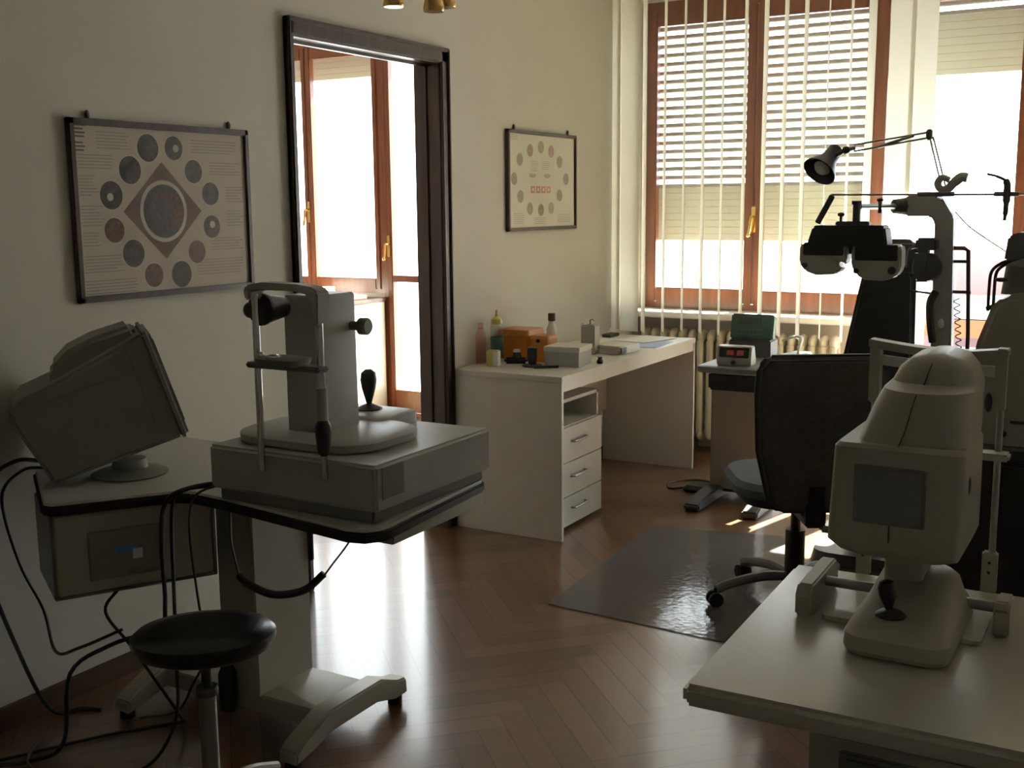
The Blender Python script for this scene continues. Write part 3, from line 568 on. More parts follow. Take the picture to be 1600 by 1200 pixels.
# ------------------------------------------------------------------ stool
st = thing('stool', 'round black vinyl swivel stool in front of the motorised table', 'stool', (.915, 1.80, 0))
MB(TR(.915, 1.80, .505, 0, R(-4), R(-3))).lathe([(.02, -.055), (.13, -.055), (.152, -.045), (.166, -.022), (.166, -.008), (.15, .006), (.10, .014), (.04, .008), (.0, .004)], (0, 0, 0), n=48).build('seat', VINYL, st)
b = MB(); b.cyl((.915, 1.80, .36), (.915, 1.80, .455), .012); b.lathe([(.026, 0), (.027, .01), (.024, .02)], (.915, 1.80, .345)); b.build('threaded_stem', DKG, st)
b = MB(); b.cyl((.915, 1.80, .07), (.915, 1.80, .35), .021, n=24); b.build('post', STEEL, st)
for k in range(5):
    a = 2*math.pi*k/5+.3; c, s_ = math.cos(a), math.sin(a)
    l = MB().tube([(.915+.02*c, 1.80+.02*s_, .10), (.915+.12*c, 1.80+.12*s_, .095), (.915+.22*c, 1.80+.22*s_, .06)], .014, n=10).build('leg', STEEL, st)
    b = MB(); b.cyl((.915+.22*c-.02*s_, 1.80+.22*s_+.02*c, .025), (.915+.22*c+.02*s_, 1.80+.22*s_-.02*c, .025), .025, n=16); b.build('caster', RUB, l)

# ------------------------------------------------------------------ right front table
tt = thing('instrument_table', 'beige rectangular instrument table carrying the autorefractor, grey badge plate underneath', 'table', (2.7, 1.95, 0))
MB(TR(2.18, 1.6, 0, R(1.2))).box(0, .0, .682, 1.05, .695, .720, bev=.010, seg=3).build('tabletop', TLAM, tt)
MB().box(2.36, 1.70, .50, 2.98, 2.12, .645, bev=.006).build('drawer_box', GREY, tt)
b = MB(); b.box(2.41, 1.694, .55, 2.55, 1.702, .622, bev=.003); b.box(2.42, 1.690, .558, 2.54, 1.695, .614, bev=.003)
for k in range(5): b.ell((2.44+k*.02, 1.691, .586), (.008, .002, .012))
b.build('badge_plate', MIDG, tt, 'raised grey oval badge plate')
b = MB(); b.box(2.60, 1.84, .10, 2.80, 2.02, .52, bev=.004); b.box(2.50, 1.80, .64, 2.90, 2.06, .683); b.build('column', GREY, tt)
for x in (2.35, 3.05): MB().box(x-.035, 1.68, .0, x+.035, 2.2, .06, bev=.012).build('foot', GREY, tt)
MB().box(2.36, 1.90, .05, 3.04, 1.98, .11, bev=.004).build('base_bar', GREY, tt)

# ------------------------------------------------------------------ autorefractor
ar = thing('autorefractor', 'beige autorefractor with joystick and square grey screen on the beige rectangular table', 'medical instrument', (2.45, 2.03, .722))
Z2 = .722
MB().loft([(2.300, 2.575, 1.99, 2.26, .01, Z2), (2.300, 2.575, 1.99, 2.26, .01, Z2+.008)]).build('base_plate', TLAM, ar)
b = MB(); b.loft([(2.372, 2.540, 1.846, 2.15, .035, Z2+.002), (2.368, 2.544, 1.842, 2.155, .04, Z2+.010), (2.368, 2.543, 1.848, 2.155, .04, Z2+.032), (2.374, 2.538, 1.866, 2.15, .045, Z2+.044), (2.382, 2.530, 1.96, 2.145, .05, Z2+.060), (2.39, 2.522, 2.03, 2.14, .05, Z2+.085), (2.40, 2.51, 2.05, 2.13, .04, Z2+.094)], n=8); b.build('moving_base', BEIGE, ar)
b = MB(); b.prism([(1.985, Z2), (1.985, Z2+.040), (2.00, Z2+.058), (2.17, Z2+.062), (2.19, Z2+.045), (2.19, Z2)], 'x', 2.252, 2.282, bev=.004); b.build('rail_bracket', BEIGE, ar)
b = MB(); b.prism([(2.05, Z2), (2.05, Z2+.045), (2.065, Z2+.060), (2.12, Z2+.060), (2.135, Z2+.045), (2.135, Z2)], 'x', 2.585, 2.612, bev=.004); b.build('rail_bracket', BEIGE, ar)
MB().cyl((2.283, 2.09, Z2+.040), (2.375, 2.09, Z2+.040), .010, n=16).build('rail', STEEL, ar); MB().cyl((2.535, 2.09, Z2+.040), (2.585, 2.09, Z2+.040), .010, n=16).build('rail', STEEL, ar)
b = MB(); b.loft([(2.400, 2.468, 2.03, 2.12, .012, Z2+.06), (2.400, 2.470, 2.02, 2.12, .012, .895)]); b.build('neck', BEIGE, ar)
b = MB()
b.loft([(2.365, 2.510, 1.965, 2.13, .02, .862), (2.335, 2.535, 1.945, 2.16, .02, .874), (2.317, 2.541, 1.935, 2.17, .016, .892), (2.320, 2.541, 1.938, 2.17, .016, .98),
        (2.323, 2.540, 1.942, 2.17, .016, 1.060), (2.329, 2.536, 1.948, 2.165, .014, 1.067)])
b.build('body', BEIGE, ar)
b = MB()
b.loft([(2.350, 2.538, 1.955, 2.165, .04, 1.05), (2.360, 2.537, 1.965, 2.20, .05, 1.09), (2.373, 2.534, 1.975, 2.23, .06, 1.13), (2.383, 2.534, 1.985, 2.25, .07, 1.155),
        (2.388, 2.530, 2.045, 2.255, .06, 1.162), (2.398, 2.522, 2.055, 2.255, .06, 1.185), (2.418, 2.504, 2.07, 2.25, .043, 1.203), (2.445, 2.478, 2.09, 2.23, .016, 1.211)], n=8)
b.build('head', BEIGE, ar)
b = MB(); b.box(2.362, 1.9335, .930, 2.482, 1.9415, 1.032, bev=.002); b.build('screen_recess', MIDG, ar)
b = MB(); b.box(2.366, 1.930, .934, 2.478, 1.936, 1.028, bev=.002); b.build('screen', LCDG, ar)
b = MB(); b.tube([(2.424, 1.9415, 1.034), (2.430, 1.9475, 1.062), (2.438, 1.958, 1.09), (2.446, 1.973, 1.13), (2.450, 1.984, 1.152)], .0012, n=6); b.build('seam', DKG, ar); b = MB(); b.tube([(2.452, 2.04, 1.1622), (2.458, 2.055, 1.187), (2.462, 2.075, 1.204)], .0012, n=6); b.build('seam', DKG, ar); b = MB(); b.tube([(2.424, 1.9345, .93), (2.424, 1.9345, .90)], .001, n=6, smooth=False); b.build('seam', DKG, ar)
b = MB(); b.ell((2.541, 2.00, 1.0), (.003, .008, .016)); b.build('side_button', BLACK, ar)
b = MB(); b.lathe([(.026, 0), (.026, .003), (.018, .008), (.008, .012)], (2.436, 1.925, Z2+.052)); b.build('joystick_base', BLACK, ar)
b = MB(TR(2.434, 1.925, Z2+.056, 0, 0, R(-8))); b.lathe([(.006, 0), (.007, .012), (.014, .03), (.0155, .045), (.012, .056), (.004, .060)], (0, 0, 0)); b.build('joystick', BLACK, ar)
cf = ar
for x in (2.318, 2.552): MB().tube([(x, 2.285, .80), (x, 2.285, 1.18)], .0065, n=12, smooth=False).build('chin_post', STEEL, ar)
for x in (2.305, 2.545): 
    p = MB().box(x-.010, 2.275, Z2, x+.018, 2.297, .805, bev=.003).build('post_bracket', BEIGE, cf)
    for z in (.785, .765): MB().ell((x+.004, 2.275, z), (.003, .002, .003)).build('screw', BLACK, p)
for x0, x1 in ((2.308, 2.328), (2.540, 2.560)): MB().box(x0, 2.265, 1.085, x1, 2.30, 1.205, bev=.003).build('cheek', BEIGE, cf)
ARC = [(2.306, 1.212), (2.35, 1.206), (2.40, 1.200), (2.45, 1.197), (2.50, 1.198), (2.562, 1.205), (2.562, 1.190), (2.50, 1.182), (2.45, 1.181), (2.40, 1.184), (2.35, 1.190), (2.306, 1.196)]
MB().prism(ARC, 'y', 2.262, 2.303, bev=.002).build('brow_bar', BEIGE, cf)
MB().prism([(2.326, 1.178), (2.40, 1.172), (2.45, 1.170), (2.545, 1.168), (2.545, 1.147), (2.45, 1.150), (2.40, 1.152), (2.326, 1.158)], 'y', 2.288, 2.300, bev=.002).build('forehead_rest', PAPER, cf, 'white forehead band')
b = MB(); b.box(2.50, 2.25, .992, 2.575, 2.292, 1.006, bev=.004); b.box(2.30, 2.25, .992, 2.36, 2.292, 1.006, bev=.004); b.box(2.36, 2.262, .985, 2.50, 2.292, .999, bev=.003); b.build('chin_rest', BEIGE, cf)
# ------------------------------------------------------------------ chair mat
tag(MB().prism([(.895, 3.54), (1.58, 3.50), (2.28, 3.48), (2.10, 4.45), (1.58, 4.47), (1.41, 4.80), (.83, 4.66)], 'z', .001, .0045).build('chair_mat', MATP), 'translucent grey plastic chair mat on the parquet under the office chair', 'mat')
# ------------------------------------------------------------------ office chair
cx, cy = 1.69, 4.0
oc = thing('office_chair', 'grey swivel office chair with its back to the camera on the plastic mat', 'chair', (cx, cy, .005), R(30))
M = TR(cx, cy, .005, R(30))     # local +y = where the seat faces
b = MB(M); b.loft([(-.20, .20, -.14, .27, .14, .405), (-.235, .235, -.17, .30, .16, .43), (-.24, .24, -.175, .305, .16, .46), (-.225, .225, -.16, .29, .15, .482), (-.17, .17, -.11, .24, .12, .490)], n=8); b.build('seat', FABB, oc)
b = MB(M); b.loft([(-.205, .205, -.16, .28, .14, .395), (-.225, .225, -.175, .295, .15, .43)], n=8); b.build('seat_shell', BLACK, oc)
MBk = M @ Matrix.Translation((0, -.225, .44)) @ Matrix.Rotation(R(7), 4, 'X')
def backpoly(g):
    return [(-.165+g, .0+g), (-.12+g, -.03+g), (.12-g, -.03+g), (.165-g, .0+g), (.215-g, .20), (.228-g, .40), (.225-g, .50-g), (.19-g, .54-g), (-.19+g, .54-g), (-.225+g, .50-g), (-.228+g, .40), (-.215+g, .20)]
b = MB(MBk); b.prism(backpoly(0), 'y', -.035, .005, bev=.016, seg=3); b.build('back_shell', DKG, oc)
b = MB(MBk); b.prism(backpoly(.018), 'y', -.041, -.03, bev=.005); b.build('back_upholstery', FAB, oc)
b = MB(MBk); b.prism(backpoly(.012), 'y', .0, .045, bev=.015, seg=3); b.build('backrest_cushion', FAB, oc)
b = MB(M); b.box(-.035, -.27, .36, .035, .05, .40, bev=.008); b.box(-.035, -.275, .37, .035, -.235, .56, bev=.008); b.build('back_bracket', BLACK, oc)
b = MB(M); b.cyl((0, 0, .09), (0, 0, .28), .036, n=20); b.cyl((0, 0, .26), (0, 0, .39), .018, n=16); b.build('gas_post', BLACK, oc)
for k in range(5):
    a = R(-30+180+38)+2*math.pi*k/5; c, s_ = math.cos(a), math.sin(a)
    l = MB(M).tube([(.02*c, .02*s_, .10), (.12*c, .12*s_, .105), (.24*c, .24*s_, .085), (.30*c, .30*s_, .065)], .019, n=10).build('base_leg', MIDG, oc)
    b = MB(M); 
    for d in (-.016, .016): b.cyl((.305*c-(d-.009)*s_, .305*s_+(d-.009)*c, .028), (.305*c-(d+.009)*s_, .305*s_+(d+.009)*c, .028), .0275, n=18, bev=.003)
    b.cyl((.305*c, .305*s_, .03), (.30*c, .30*s_, .07), .008); b.build('caster', RUB, l)

# ------------------------------------------------------------------ centre table with devices
ct = thing('instrument_table', 'grey instrument table with taupe column between the desk and the office chair', 'table', (1.06, 5.2, 0))
MB().loft([(.925, 1.40, 4.99, 5.52, .03, .690), (.915, 1.41, 4.98, 5.53, .035, .697), (.915, 1.41, 4.98, 5.53, .035, .717), (.925, 1.40, 4.99, 5.52, .03, .723)]).build('tabletop', MIDG, ct)
MB().box(.965, 5.02, .605, 1.26, 5.30, .688, bev=.010).build('control_box', BLACK, ct)
b = MB(); b.ell((1.225, 5.018, .640), (.007, .004, .007)); b.build('power_light', GLED, ct, 'small green power light')
MB().box(.875, 5.32, .05, 1.12, 5.46, .69, bev=.006).build('column', mat('taupe_enamel', (.26, .23, .20), .4), ct)
for x in (.90, 1.19): MB().prism([(5.00, .003), (5.00, .035), (5.06, .055), (5.50, .075), (5.60, .05), (5.60, .003)], 'x', x-.04, x+.04, bev=.008).build('foot', DKG, ct)
MB().box(.87, 5.34, .03, 1.22, 5.44, .075, bev=.005).build('base_bar', DKG, ct)
kp = thing('meter', 'small light grey meter with two red number displays on the centre table', 'meter', (1.08, 5.09, .724), R(4))
M = TR(1.08, 5.09, .724, R(4)); MB(M).prism([(-.05, 0), (-.055, .03), (-.035, .09), (.02, .092), (.05, .02), (.05, 0)], 'x', -.082, .082, bev=.004).build('body', GREY, kp)
Mp = M @ Matrix.Translation((0, -.0475, .058)) @ Matrix.Rotation(R(-18), 4, 'X')
b = MB(Mp); b.box(-.070, -.004, -.020, .070, .004, .028, bev=.002); b.build('display_window', BLACK, kp)
b = MB(Mp)
for x in (-.030, .018):
    for d in range(2):
        xx = x+d*.017
        for (a0, a1, c0, c1) in ((0, .009, .012, .014), (0, .009, 0.002, .004), (0, .009, -.008, -.006), (-.001, .001, -.007, .013), (.008, .010, -.007, .013)): b.box(xx+a0, -.0052, c0, xx+a1, -.0038, c1)
b.build('digits', REDD, kp, 'dim red digits')
b = MB(M); b.lathe([(.011, 0), (.011, .010), (.008, .014)], (0, -.053, .018), M=Matrix.Rotation(R(90), 4, 'X')); b.build('knob', BLACK, kp)
gd = thing('monitor_unit', 'dark green desktop device with a slanted display at the back of the centre table', 'device', (1.04, 5.44, .724), R(3))
M = TR(1.045, 5.43, .724, R(3)); MB(M).box(-.10, -.07, 0, .11, .08, .085, bev=.006).build('base', DKG, gd)
MB(M @ Matrix.Translation((0, .0, .078)) @ Matrix.Rotation(R(-14), 4, 'X')).box(-.108, -.03, 0, .108, .03, .128, bev=.008).build('body', TEAL, gd)
Mp = M @ Matrix.Translation((0, 0, .078)) @ Matrix.Rotation(R(-14), 4, 'X')
b = MB(Mp); b.box(-.07, -.0325, .075, .045, -.029, .108, bev=.001); b.build('display', LCD, gd)
b = MB(Mp)
for i in range(7):
    for j in range(2): b.box(-.075+i*.02, -.0325, .02+j*.022, -.063+i*.02, -.029, .032+j*.022, bev=.001)
b.build('buttons', MIDG, gd)
gd.name = 'desktop_device'
b = MB(); b.tube([(1.18, 5.50, .80), (1.26, 5.42, .83), (1.33, 5.30, .84), (1.36, 5.15, .80), (1.37, 5.05, .73)], .006); 
tag(b.build('cable', GREY), 'pale coiled cable arching over the centre table behind the office chair', 'cable')
tag(MB(TR(1.32, 5.25, .724, R(-10))).box(-.05, -.09, 0, .05, .09, .05, bev=.01).build('card_reader', GREY), 'light grey card box beside the meter on the centre table', 'device')
fp = thing('foot_pedal', 'black foot pedal lying on the floor left of the centre table', 'pedal', (.78, 5.42, 0))
MB().loft([(.72, .85, 5.35, 5.48, .03, .0), (.71, .86, 5.34, 5.49, .03, .015), (.73, .84, 5.36, 5.47, .03, .035)]).build('body', BLACK, fp)
b = MB(); b.tube([(.72, 5.40, .012), (.64, 5.36, .006), (.60, 5.48, .006), (.70, 5.60, .006), (.86, 5.56, .006)], .005); b.build('cord', BLACK, fp)

# ------------------------------------------------------------------ examination chair
ec = thing('examination_chair', 'high-backed black examination chair facing the camera behind the phoropter', 'chair', (1.83, 4.75, 0))
b = MB(); b.loft([(1.60, 2.02, 4.50, 4.98, .06, .50), (1.59, 2.03, 4.49, 4.99, .07, .54), (1.60, 2.02, 4.50, 4.98, .07, .60), (1.62, 2.00, 4.53, 4.96, .06, .615)]); b.build('seat', VINYL, ec)
b = MB(TR(0, 4.90, 0)); b.prism([(1.575, .58), (1.93, .58), (1.915, .90), (1.91, 1.16), (1.89, 1.22), (1.71, 1.22), (1.685, 1.16), (1.635, .90)], 'y', .0, .09, bev=.02, seg=3); b.build('backrest', VINYL, ec)
b = MB(TR(0, 4.885, 0)); b.prism([(1.75, 1.17), (1.92, 1.17), (1.945, 1.20), (1.935, 1.29), (1.90, 1.325), (1.765, 1.325), (1.735, 1.29), (1.735, 1.20)], 'y', .0, .08, bev=.02, seg=3); b.build('headrest', VINYL, ec)
for x in (1.575, 1.985): MB().prism([(4.62, .76), (4.62, .80), (4.90, .81), (4.96, .60), (4.90, .56), (4.84, .77)], 'x', x-.03, x+.03, bev=.012).build('armrest', DKG, ec)
b = MB(); b.cyl((1.81, 4.72, .05), (1.81, 4.72, .50), .09, n=28); b.build('pedestal', MIDG, ec)
MB().loft([(1.60, 2.02, 4.50, 4.98, .08, .006), (1.61, 2.01, 4.51, 4.97, .08, .05)]).build('base_plate', DKG, ec)
MB().box(1.67, 4.41, .16, 1.95, 4.52, .19, bev=.01).build('footrest', STEEL, ec)

# ------------------------------------------------------------------ refraction unit: pole, arm, side table
ru = thing('refraction_unit', 'grey refraction stand with a tall pole and bent overhead arm beside the examination chair', 'medical stand', (2.10, 4.62, 0))
MB().box(2.05, 4.555, .0, 2.33, 4.80, .90, bev=.01).build('cabinet', BEIGE, ru)
MB().prism([(2.050, .88), (2.125, .88), (2.108, 1.42), (2.06, 1.50), (1.935, 1.505), (1.935, 1.425), (2.025, 1.425), (2.042, 1.40)], 'y', 4.50, 4.57, bev=.006).build('pole_arm', GREY, ru)
b = MB(); b.cyl((1.94, 4.535, 1.463), (1.885, 4.50, 1.463), .034, .026, n=24, bev=.004); b.build('arm_joint', DKG, ru)
b = MB(); b.cyl((1.90, 4.51, 1.463), (1.835, 4.18, 1.463), .011, n=14); b.build('extension_rod', STEEL, ru)
MB().loft([(2.12, 2.75, 4.45, 5.60, .03, .80), (2.12, 2.75, 4.45, 5.60, .03, .822)]).build('side_tray', WLAM, ru)
b = MB(); b.lathe([(.052, 0), (.055, .01), (.05, .03), (.02, .035)], (2.03, 4.47, 1.235), M=Matrix.Rotation(R(90), 4, 'X')); b.box(1.99, 4.42, 1.30, 2.065, 4.49, 1.345, bev=.008); b.box(1.985, 4.43, 1.18, 2.045, 4.50, 1.30, bev=.012); b.build('carriage', DKG, ru)
b = MB(); b.tube([(2.10, 4.53, 1.305), (2.15, 4.53, 1.305), (2.163, 4.53, 1.295), (2.17, 4.53, 1.15), (2.178, 4.53, .97), (2.178, 4.53, .90)], .008, smooth=False); b.cyl((2.10, 4.53, 1.255), (2.166, 4.53, 1.255), .006)
b.cyl((2.10, 4.53, 1.14), (2.18, 4.53, 1.14), .006); b.cyl((2.045, 4.53, 1.13), (1.96, 4.53, 1.14), .004); b.tube([(2.02, 4.48, 1.31), (1.965, 4.48, 1.305), (1.955, 4.48, 1.27), (1.955, 4.48, 1.23)], .005); b.build('guard_rail', DKG, ru)
b = MB(); pts = []
for k in range(60): a = k*.9; pts.append((2.135+.010*math.cos(a)+.02*k/60, 4.50+.010*math.sin(a), 1.12-.0038*k))
b.tube(pts, .0022, n=6); b.build('coiled_cord', BLACK, ru)
b = MB(); b.tube([(2.06, 4.49, 1.14), (2.045, 4.47, 1.10), (2.05, 4.47, 1.02), (2.06, 4.48, .95)], .014, n=10); b.build('hand_piece', BLACK, ru)
MB().ell((2.085, 4.49, 1.02), (.012, .008, .02)).build('clip', PAPER, ru)
# phoropter
ph = thing('phoropter', 'two-lobed black and beige phoropter hanging over the office chair', 'medical instrument', (1.83, 4.15, 1.40))
def lobe(x0, x1, z0, z1, s_):
    pts = [(x0+.008, z1), (x0, z1-.012), (x0-.001, z0+.045), (x0+.02, z0+.014), (x0+.06, z0), (x1-.05, z0+.003), (x1-.02, z0+.02), (x1, z0+.055), (x1, z1-.015), (x1-.01, z1)]
    if s_ < 0: xc = (x0+x1); pts = [(xc-x, z) for x, z in pts][::-1]
    l = MB().prism(pts, 'y', 4.11, 4.19, bev=.008, seg=3).build('lens_housing', BEIGE, ph)
    MB().box(x0+.014, 4.104, z0+.072, x1-.012, 4.112, z1-.001, bev=.003).build('dial_window', BLACK, l)
    b = MB(); b.cyl((x0+.022, 4.112, z0+.035), (x0+.022, 4.100, z0+.035), .010, n=16)
    if s_ < 0: b.cyl((x1-.028, 4.112, z0+.038), (x1-.028, 4.098, z0+.038), .014, n=18)
    b.build('dial', DKG, l)
    return l
hole = lobe(1.642, 1.814, 1.218, 1.336, 1); lobe(1.828, 2.002, 1.202, 1.330, -1)
cut = MB().cyl((1.788, 4.05, 1.257), (1.800, 4.25, 1.257), .013, n=24).build('cutter', BLACK, ph)
md = hole.modifiers.new('hole', 'BOOLEAN'); md.operation = 'DIFFERENCE'; md.object = cut; md.solver = 'EXACT'
bpy.context.view_layer.update(); me = bpy.data.meshes.new_from_object(hole.evaluated_get(bpy.context.evaluated_depsgraph_get())); hole.modifiers.clear(); hole.data = me
bpy.data.objects.remove(cut)
b = MB(); b.prism([(1.668, 1.325), (1.688, 1.392), (1.70, 1.398), (1.93, 1.398), (1.944, 1.392), (1.955, 1.325)], 'y', 4.10, 4.20, bev=.006); b.build('upper_housing', BLACK, ph)
b = MB(); b.box(1.808, 4.14, 1.295, 1.835, 4.18, 1.335, bev=.004); b.build('bridge', DKG, ph)
b = MB(); b.cyl((1.83, 4.16, 1.39), (1.83, 4.16, 1.475), .013, n=18); b.cyl((1.83, 4.16, 1.472), (1.83, 4.16, 1.485), .018, n=18); b.box(1.76, 4.14, 1.395, 1.88, 4.18, 1.412, bev=.004)
b.cyl((1.778, 4.15, 1.41), (1.778, 4.15, 1.432), .005); b.ell((1.778, 4.15, 1.436), (.013, .010, .008)); b.cyl((1.905, 4.19, 1.44), (1.905, 4.19, 1.485), .006); b.ell((1.905, 4.19, 1.487), (.012, .010, .008)); b.build('mount', DKG, ph)
# near point rod with card holder
nr = thing('overhead_rod', 'thin metal rod above the phoropter with a dark card holder hanging at its left end', 'rod', (2.0, 4.30, 1.505))
b = MB(); b.cyl((1.707, 4.28, 1.508), (2.40, 4.40, 1.502), .0038, n=10); b.build('rod', STEEL, nr)
b = MB(); b.box(-.011, -.004, -.115, .011, .004, .0, bev=.002, M=TR(1.712, 4.28, 1.505, R(5), 0, R(27))); b.build('card_holder', DKG, nr)
b = MB(); b.cyl((2.005, 4.332, 1.505), (2.13, 4.354, 1.506), .009, n=12); b.cyl((2.07, 4.34, 1.50), (2.06, 4.50, 1.49), .006); b.cyl((2.26, 4.375, 1.504), (2.34, 4.39, 1.503), .0085, n=12); b.build('clamp', MIDG, nr)
tag(MB().tube([(2.115, 4.33, 1.555), (2.09, 4.33, 1.565), (2.075, 4.33, 1.545), (2.085, 4.33, 1.525), (2.11, 4.33, 1.525), (2.13, 4.33, 1.545), (2.155, 4.33, 1.565), (2.175, 4.33, 1.562)], [.011, .013, .013, .013, .016, .018, .017], n=10).build('headband_instrument', GREY), 'grey curved hand instrument resting on the overhead rod', 'instrument')
b = MB(); b.tube([(2.235, 4.36, 1.575), (2.27, 4.365, 1.565), (2.30, 4.37, 1.545), (2.303, 4.37, 1.50), (2.302, 4.37, 1.44), (2.30, 4.37, 1.41)], [.004, .005, .012, .013, .009, .006], n=10)
tag(b.build('hand_scope', DKG), 'dark pistol-shaped hand instrument hanging from the overhead rod', 'instrument')
cable('thin cable sagging from the bent overhead arm to the large beige instrument', [(2.105, 4.56, 1.44), (2.17, 4.45, 1.39), (2.25, 4.3, 1.35), (2.34, 4.0, 1.325), (2.385, 3.75, 1.33), (2.44, 3.45, 1.38)], .0025, MIDG)
# examination lamp
la = thing('examination_lamp', 'black spring-arm lamp hanging in front of the shuttered window', 'lamp', (2.06, 4.3, 1.7))
Ml = Matrix.Translation((1.712, 4.19, 1.630)) @ Vector((-.30, -.62, -.62)).to_track_quat('Z', 'Y').to_matrix().to_4x4()
b = MB(Ml); b.lathe([(.020, -.065), (.028, -.06), (.030, -.02), (.036, .005), (.056, .040), (.064, .058), (.061, .060), (.034, .015), (.0, .005)], (0, 0, 0)); b.build('lamp_shade', BLACK, la)
b = MB(Ml); b.lathe([(.0, .028), (.022, .030), (.032, .038), (.022, .052), (.0, .056)], (0, 0, 0)); b.build('bulb', PAPER, la)
b = MB(); b.cyl((1.735, 4.19, 1.645), (1.775, 4.20, 1.668), .008); b.ell((1.775, 4.20, 1.667), (.016, .012, .014)); b.build('swivel', BLACK, la)
b = MB(); b.cyl((1.80, 4.21, 1.685), (2.045, 4.26, 1.722), .0035); b.cyl((1.80, 4.21, 1.662), (2.045, 4.26, 1.703), .0035); b.cyl((1.78, 4.20, 1.667), (1.805, 4.21, 1.675), .008); b.cyl((1.88, 4.225, 1.675), (2.0, 4.25, 1.712), .0055, n=10); b.build('upper_arm', STEEL, la)
b = MB(); b.box(2.04, 4.25, 1.695, 2.062, 4.275, 1.733, bev=.004); b.build('elbow', STEEL, la)
b = MB(); b.cyl((2.052, 4.27, 1.70), (2.065, 4.53, 1.50), .003); b.cyl((2.064, 4.26, 1.705), (2.080, 4.53, 1.50), .003); b.build('lower_arm', STEEL, la)

# ------------------------------------------------------------------ slit lamp on a black cabinet, right edge
bc = thing('cabinet', 'plain black cabinet carrying the large beige ophthalmic instrument', 'cabinet', (2.75, 3.3, 0))
MB().box(2.30, 3.10, .0, 3.20, 3.66, .805, bev=.008).build('body', BLACK, bc)
MB().box(2.29, 3.09, .803, 3.21, 3.67, .818, bev=.004).build('top', BLACK, bc)
sl = thing('ophthalmic_instrument', 'large beige ophthalmic instrument with pipe handles standing on the black cabinet', 'medical instrument', (2.6, 3.3, .82))
b = MB(); b.prism([(2.372, .819), (2.366, .99), (2.385, 1.11), (2.416, 1.205), (2.445, 1.236), (2.50, 1.243), (2.70, 1.243), (2.74, 1.22), (2.76, 1.10), (2.78, .819)], 'y', 3.18, 3.46, bev=.018, seg=3); b.build('body', BEIGE, sl)
MB().ell((2.463, 3.176, .869), (.011, .010, .010)).build('knob', DKG, sl); MB().ell((2.424, 3.174, .95), (.010, .008, .026)).build('switch', DKG, sl); MB().box(2.48, 3.172, .898, 2.54, 3.182, .906).build('vent', DKG, sl)
b = MB(); b.loft([(2.43, 2.62, 3.22, 3.42, .03, 1.235), (2.44, 2.61, 3.23, 3.41, .03, 1.33)]); b.build('neck', CRTG, sl)
b = MB(); b.prism([(2.440, 1.325), (2.446, 1.388), (2.47, 1.398), (2.60, 1.402), (2.60, 1.325)], 'y', 3.19, 3.40, bev=.005); b.build('head', MIDG, sl)
MB().box(2.468, 3.184, 1.338, 2.50, 3.192, 1.382, bev=.002).build('side_display', LCDG, sl)
b = MB(); b.prism([(2.445, 1.315), (2.50, 1.338), (2.62, 1.345), (2.62, 1.318), (2.50, 1.310)], 'y', 3.17, 3.42, bev=.003); b.build('hood', GREY, sl)
b = MB()
for dx in (0, .013): b.tube([(2.455, 3.22, 1.325), (2.432-0+dx, 3.22, 1.318), (2.408+dx, 3.22, 1.295), (2.404+dx, 3.22, 1.25), (2.404+dx, 3.22, 1.19)], .0042, n=8)
b.cyl((2.40, 3.22, 1.195), (2.43, 3.22, 1.21), .006); b.ell((2.435, 3.20, 1.275), (.016, .01, .006)); b.build('handle', DKG, sl)

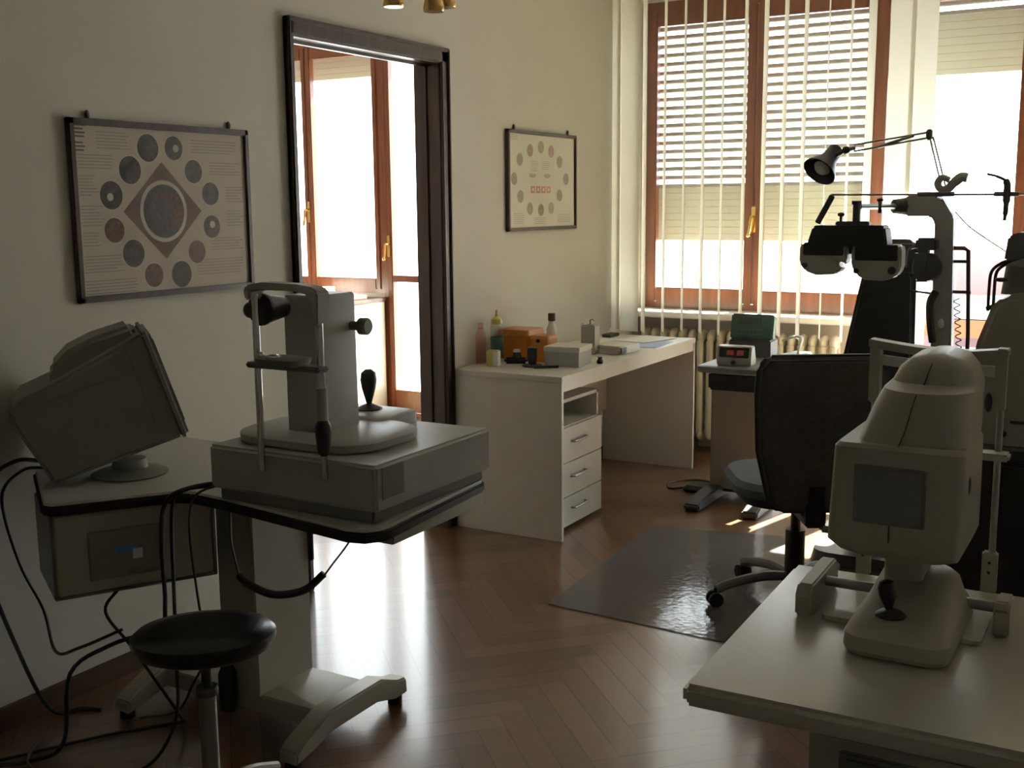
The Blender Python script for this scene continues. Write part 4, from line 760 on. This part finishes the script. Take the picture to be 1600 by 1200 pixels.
# ------------------------------------------------------------------ adjoining room, seen through the doorway
cb = thing('cabinet', 'low cream cabinet with a brown top under the window seen through the doorway', 'cabinet', (-2.3, 6.1, 0))
MB().box(-2.75, 5.92, .0, -1.945, 6.40, .82, bev=.006).build('body', CREAM, cb); MB().box(-2.78, 5.90, .822, -1.935, 6.415, .846, bev=.005).build('top', WWOOD, cb)
for x in (-2.48, -2.21): MB().box(x-.003, 5.914, .06, x+.003, 5.9215, .78).build('door_gap', DKG, cb)
def rsheet(x, y, rz, h, lab, sx=.15): tag(MB(TR(x, y, .847, R(rz))).box(-sx, -.11, 0, sx, .11, h, bev=.004).build('paper_stack', PAPER), lab, 'papers')
rsheet(-2.42, 6.12, 12, .075, 'thick pile of white papers on the low cabinet seen through the doorway', .17)
rsheet(-2.08, 6.12, -8, .030, 'thin pile of white papers beside the thick pile on the low cream cabinet', .11)
# ------------------------------------------------------------------ hanging lamp at the top edge
ch = thing('chandelier', 'brass ceiling lamp with small bell-shaped shades hanging before the doorway wall', 'ceiling lamp', (.78, 3.02, 2.2))
b = MB(); b.cyl((.72, 3.05, 2.28), (.72, 3.05, ZC-.02), .007); b.lathe([(.05, 0), (.045, .02), (.01, .03)], (.72, 3.05, ZC-.03)); b.ell((.72, 3.05, 2.27), (.03, .03, .035)); b.build('stem', BRASS, ch)
for k, (x, y, dz) in enumerate(((.655, 2.98, .0), (.806, 2.98, -.028), (.72, 3.18, .02))):
    a = MB(); a.tube([(.72, 3.05, 2.26), ((.72+x)/2, (3.05+y)/2, 2.24), (x, y, 2.215+dz), (x, y, 2.17+dz)], .005); a = a.build('arm', BRASS, ch)
    MB(TR(x, y, 2.105+dz)).lathe([(.031, -.008), (.033, .0), (.029, .02), (.023, .045), (.014, .062), (.007, .068), (.005, .066), (.012, .058), (.020, .04), (.027, .0)], (0, 0, 0)).build('bell_shade', BRASS, a)

# ------------------------------------------------------------------ outside
MB_ = MB(); MB_.box(-4.2, 6.75, -.12, 6, 8.0, -.02); struct('trim_1', MB_, WHITEW)
ab = thing('apartment_building', 'pale pink apartment building with balconies seen through the balcony door', 'building', (1, 28, -12))
MB().box(-2.4, 25, -12, 5, 34, .5).build('wall', PINKW, ab)
for k in range(4):
    z = -.75-1.55*k; bb = MB().box(-2.0, 24.1, z-.12, 4.6, 25, z+.30).build('balcony', WHITEW, ab)
    MB().box(-1.4, 24.08, z-.50, 1.4, 25, z-.14).build('awning', ORAW, bb)
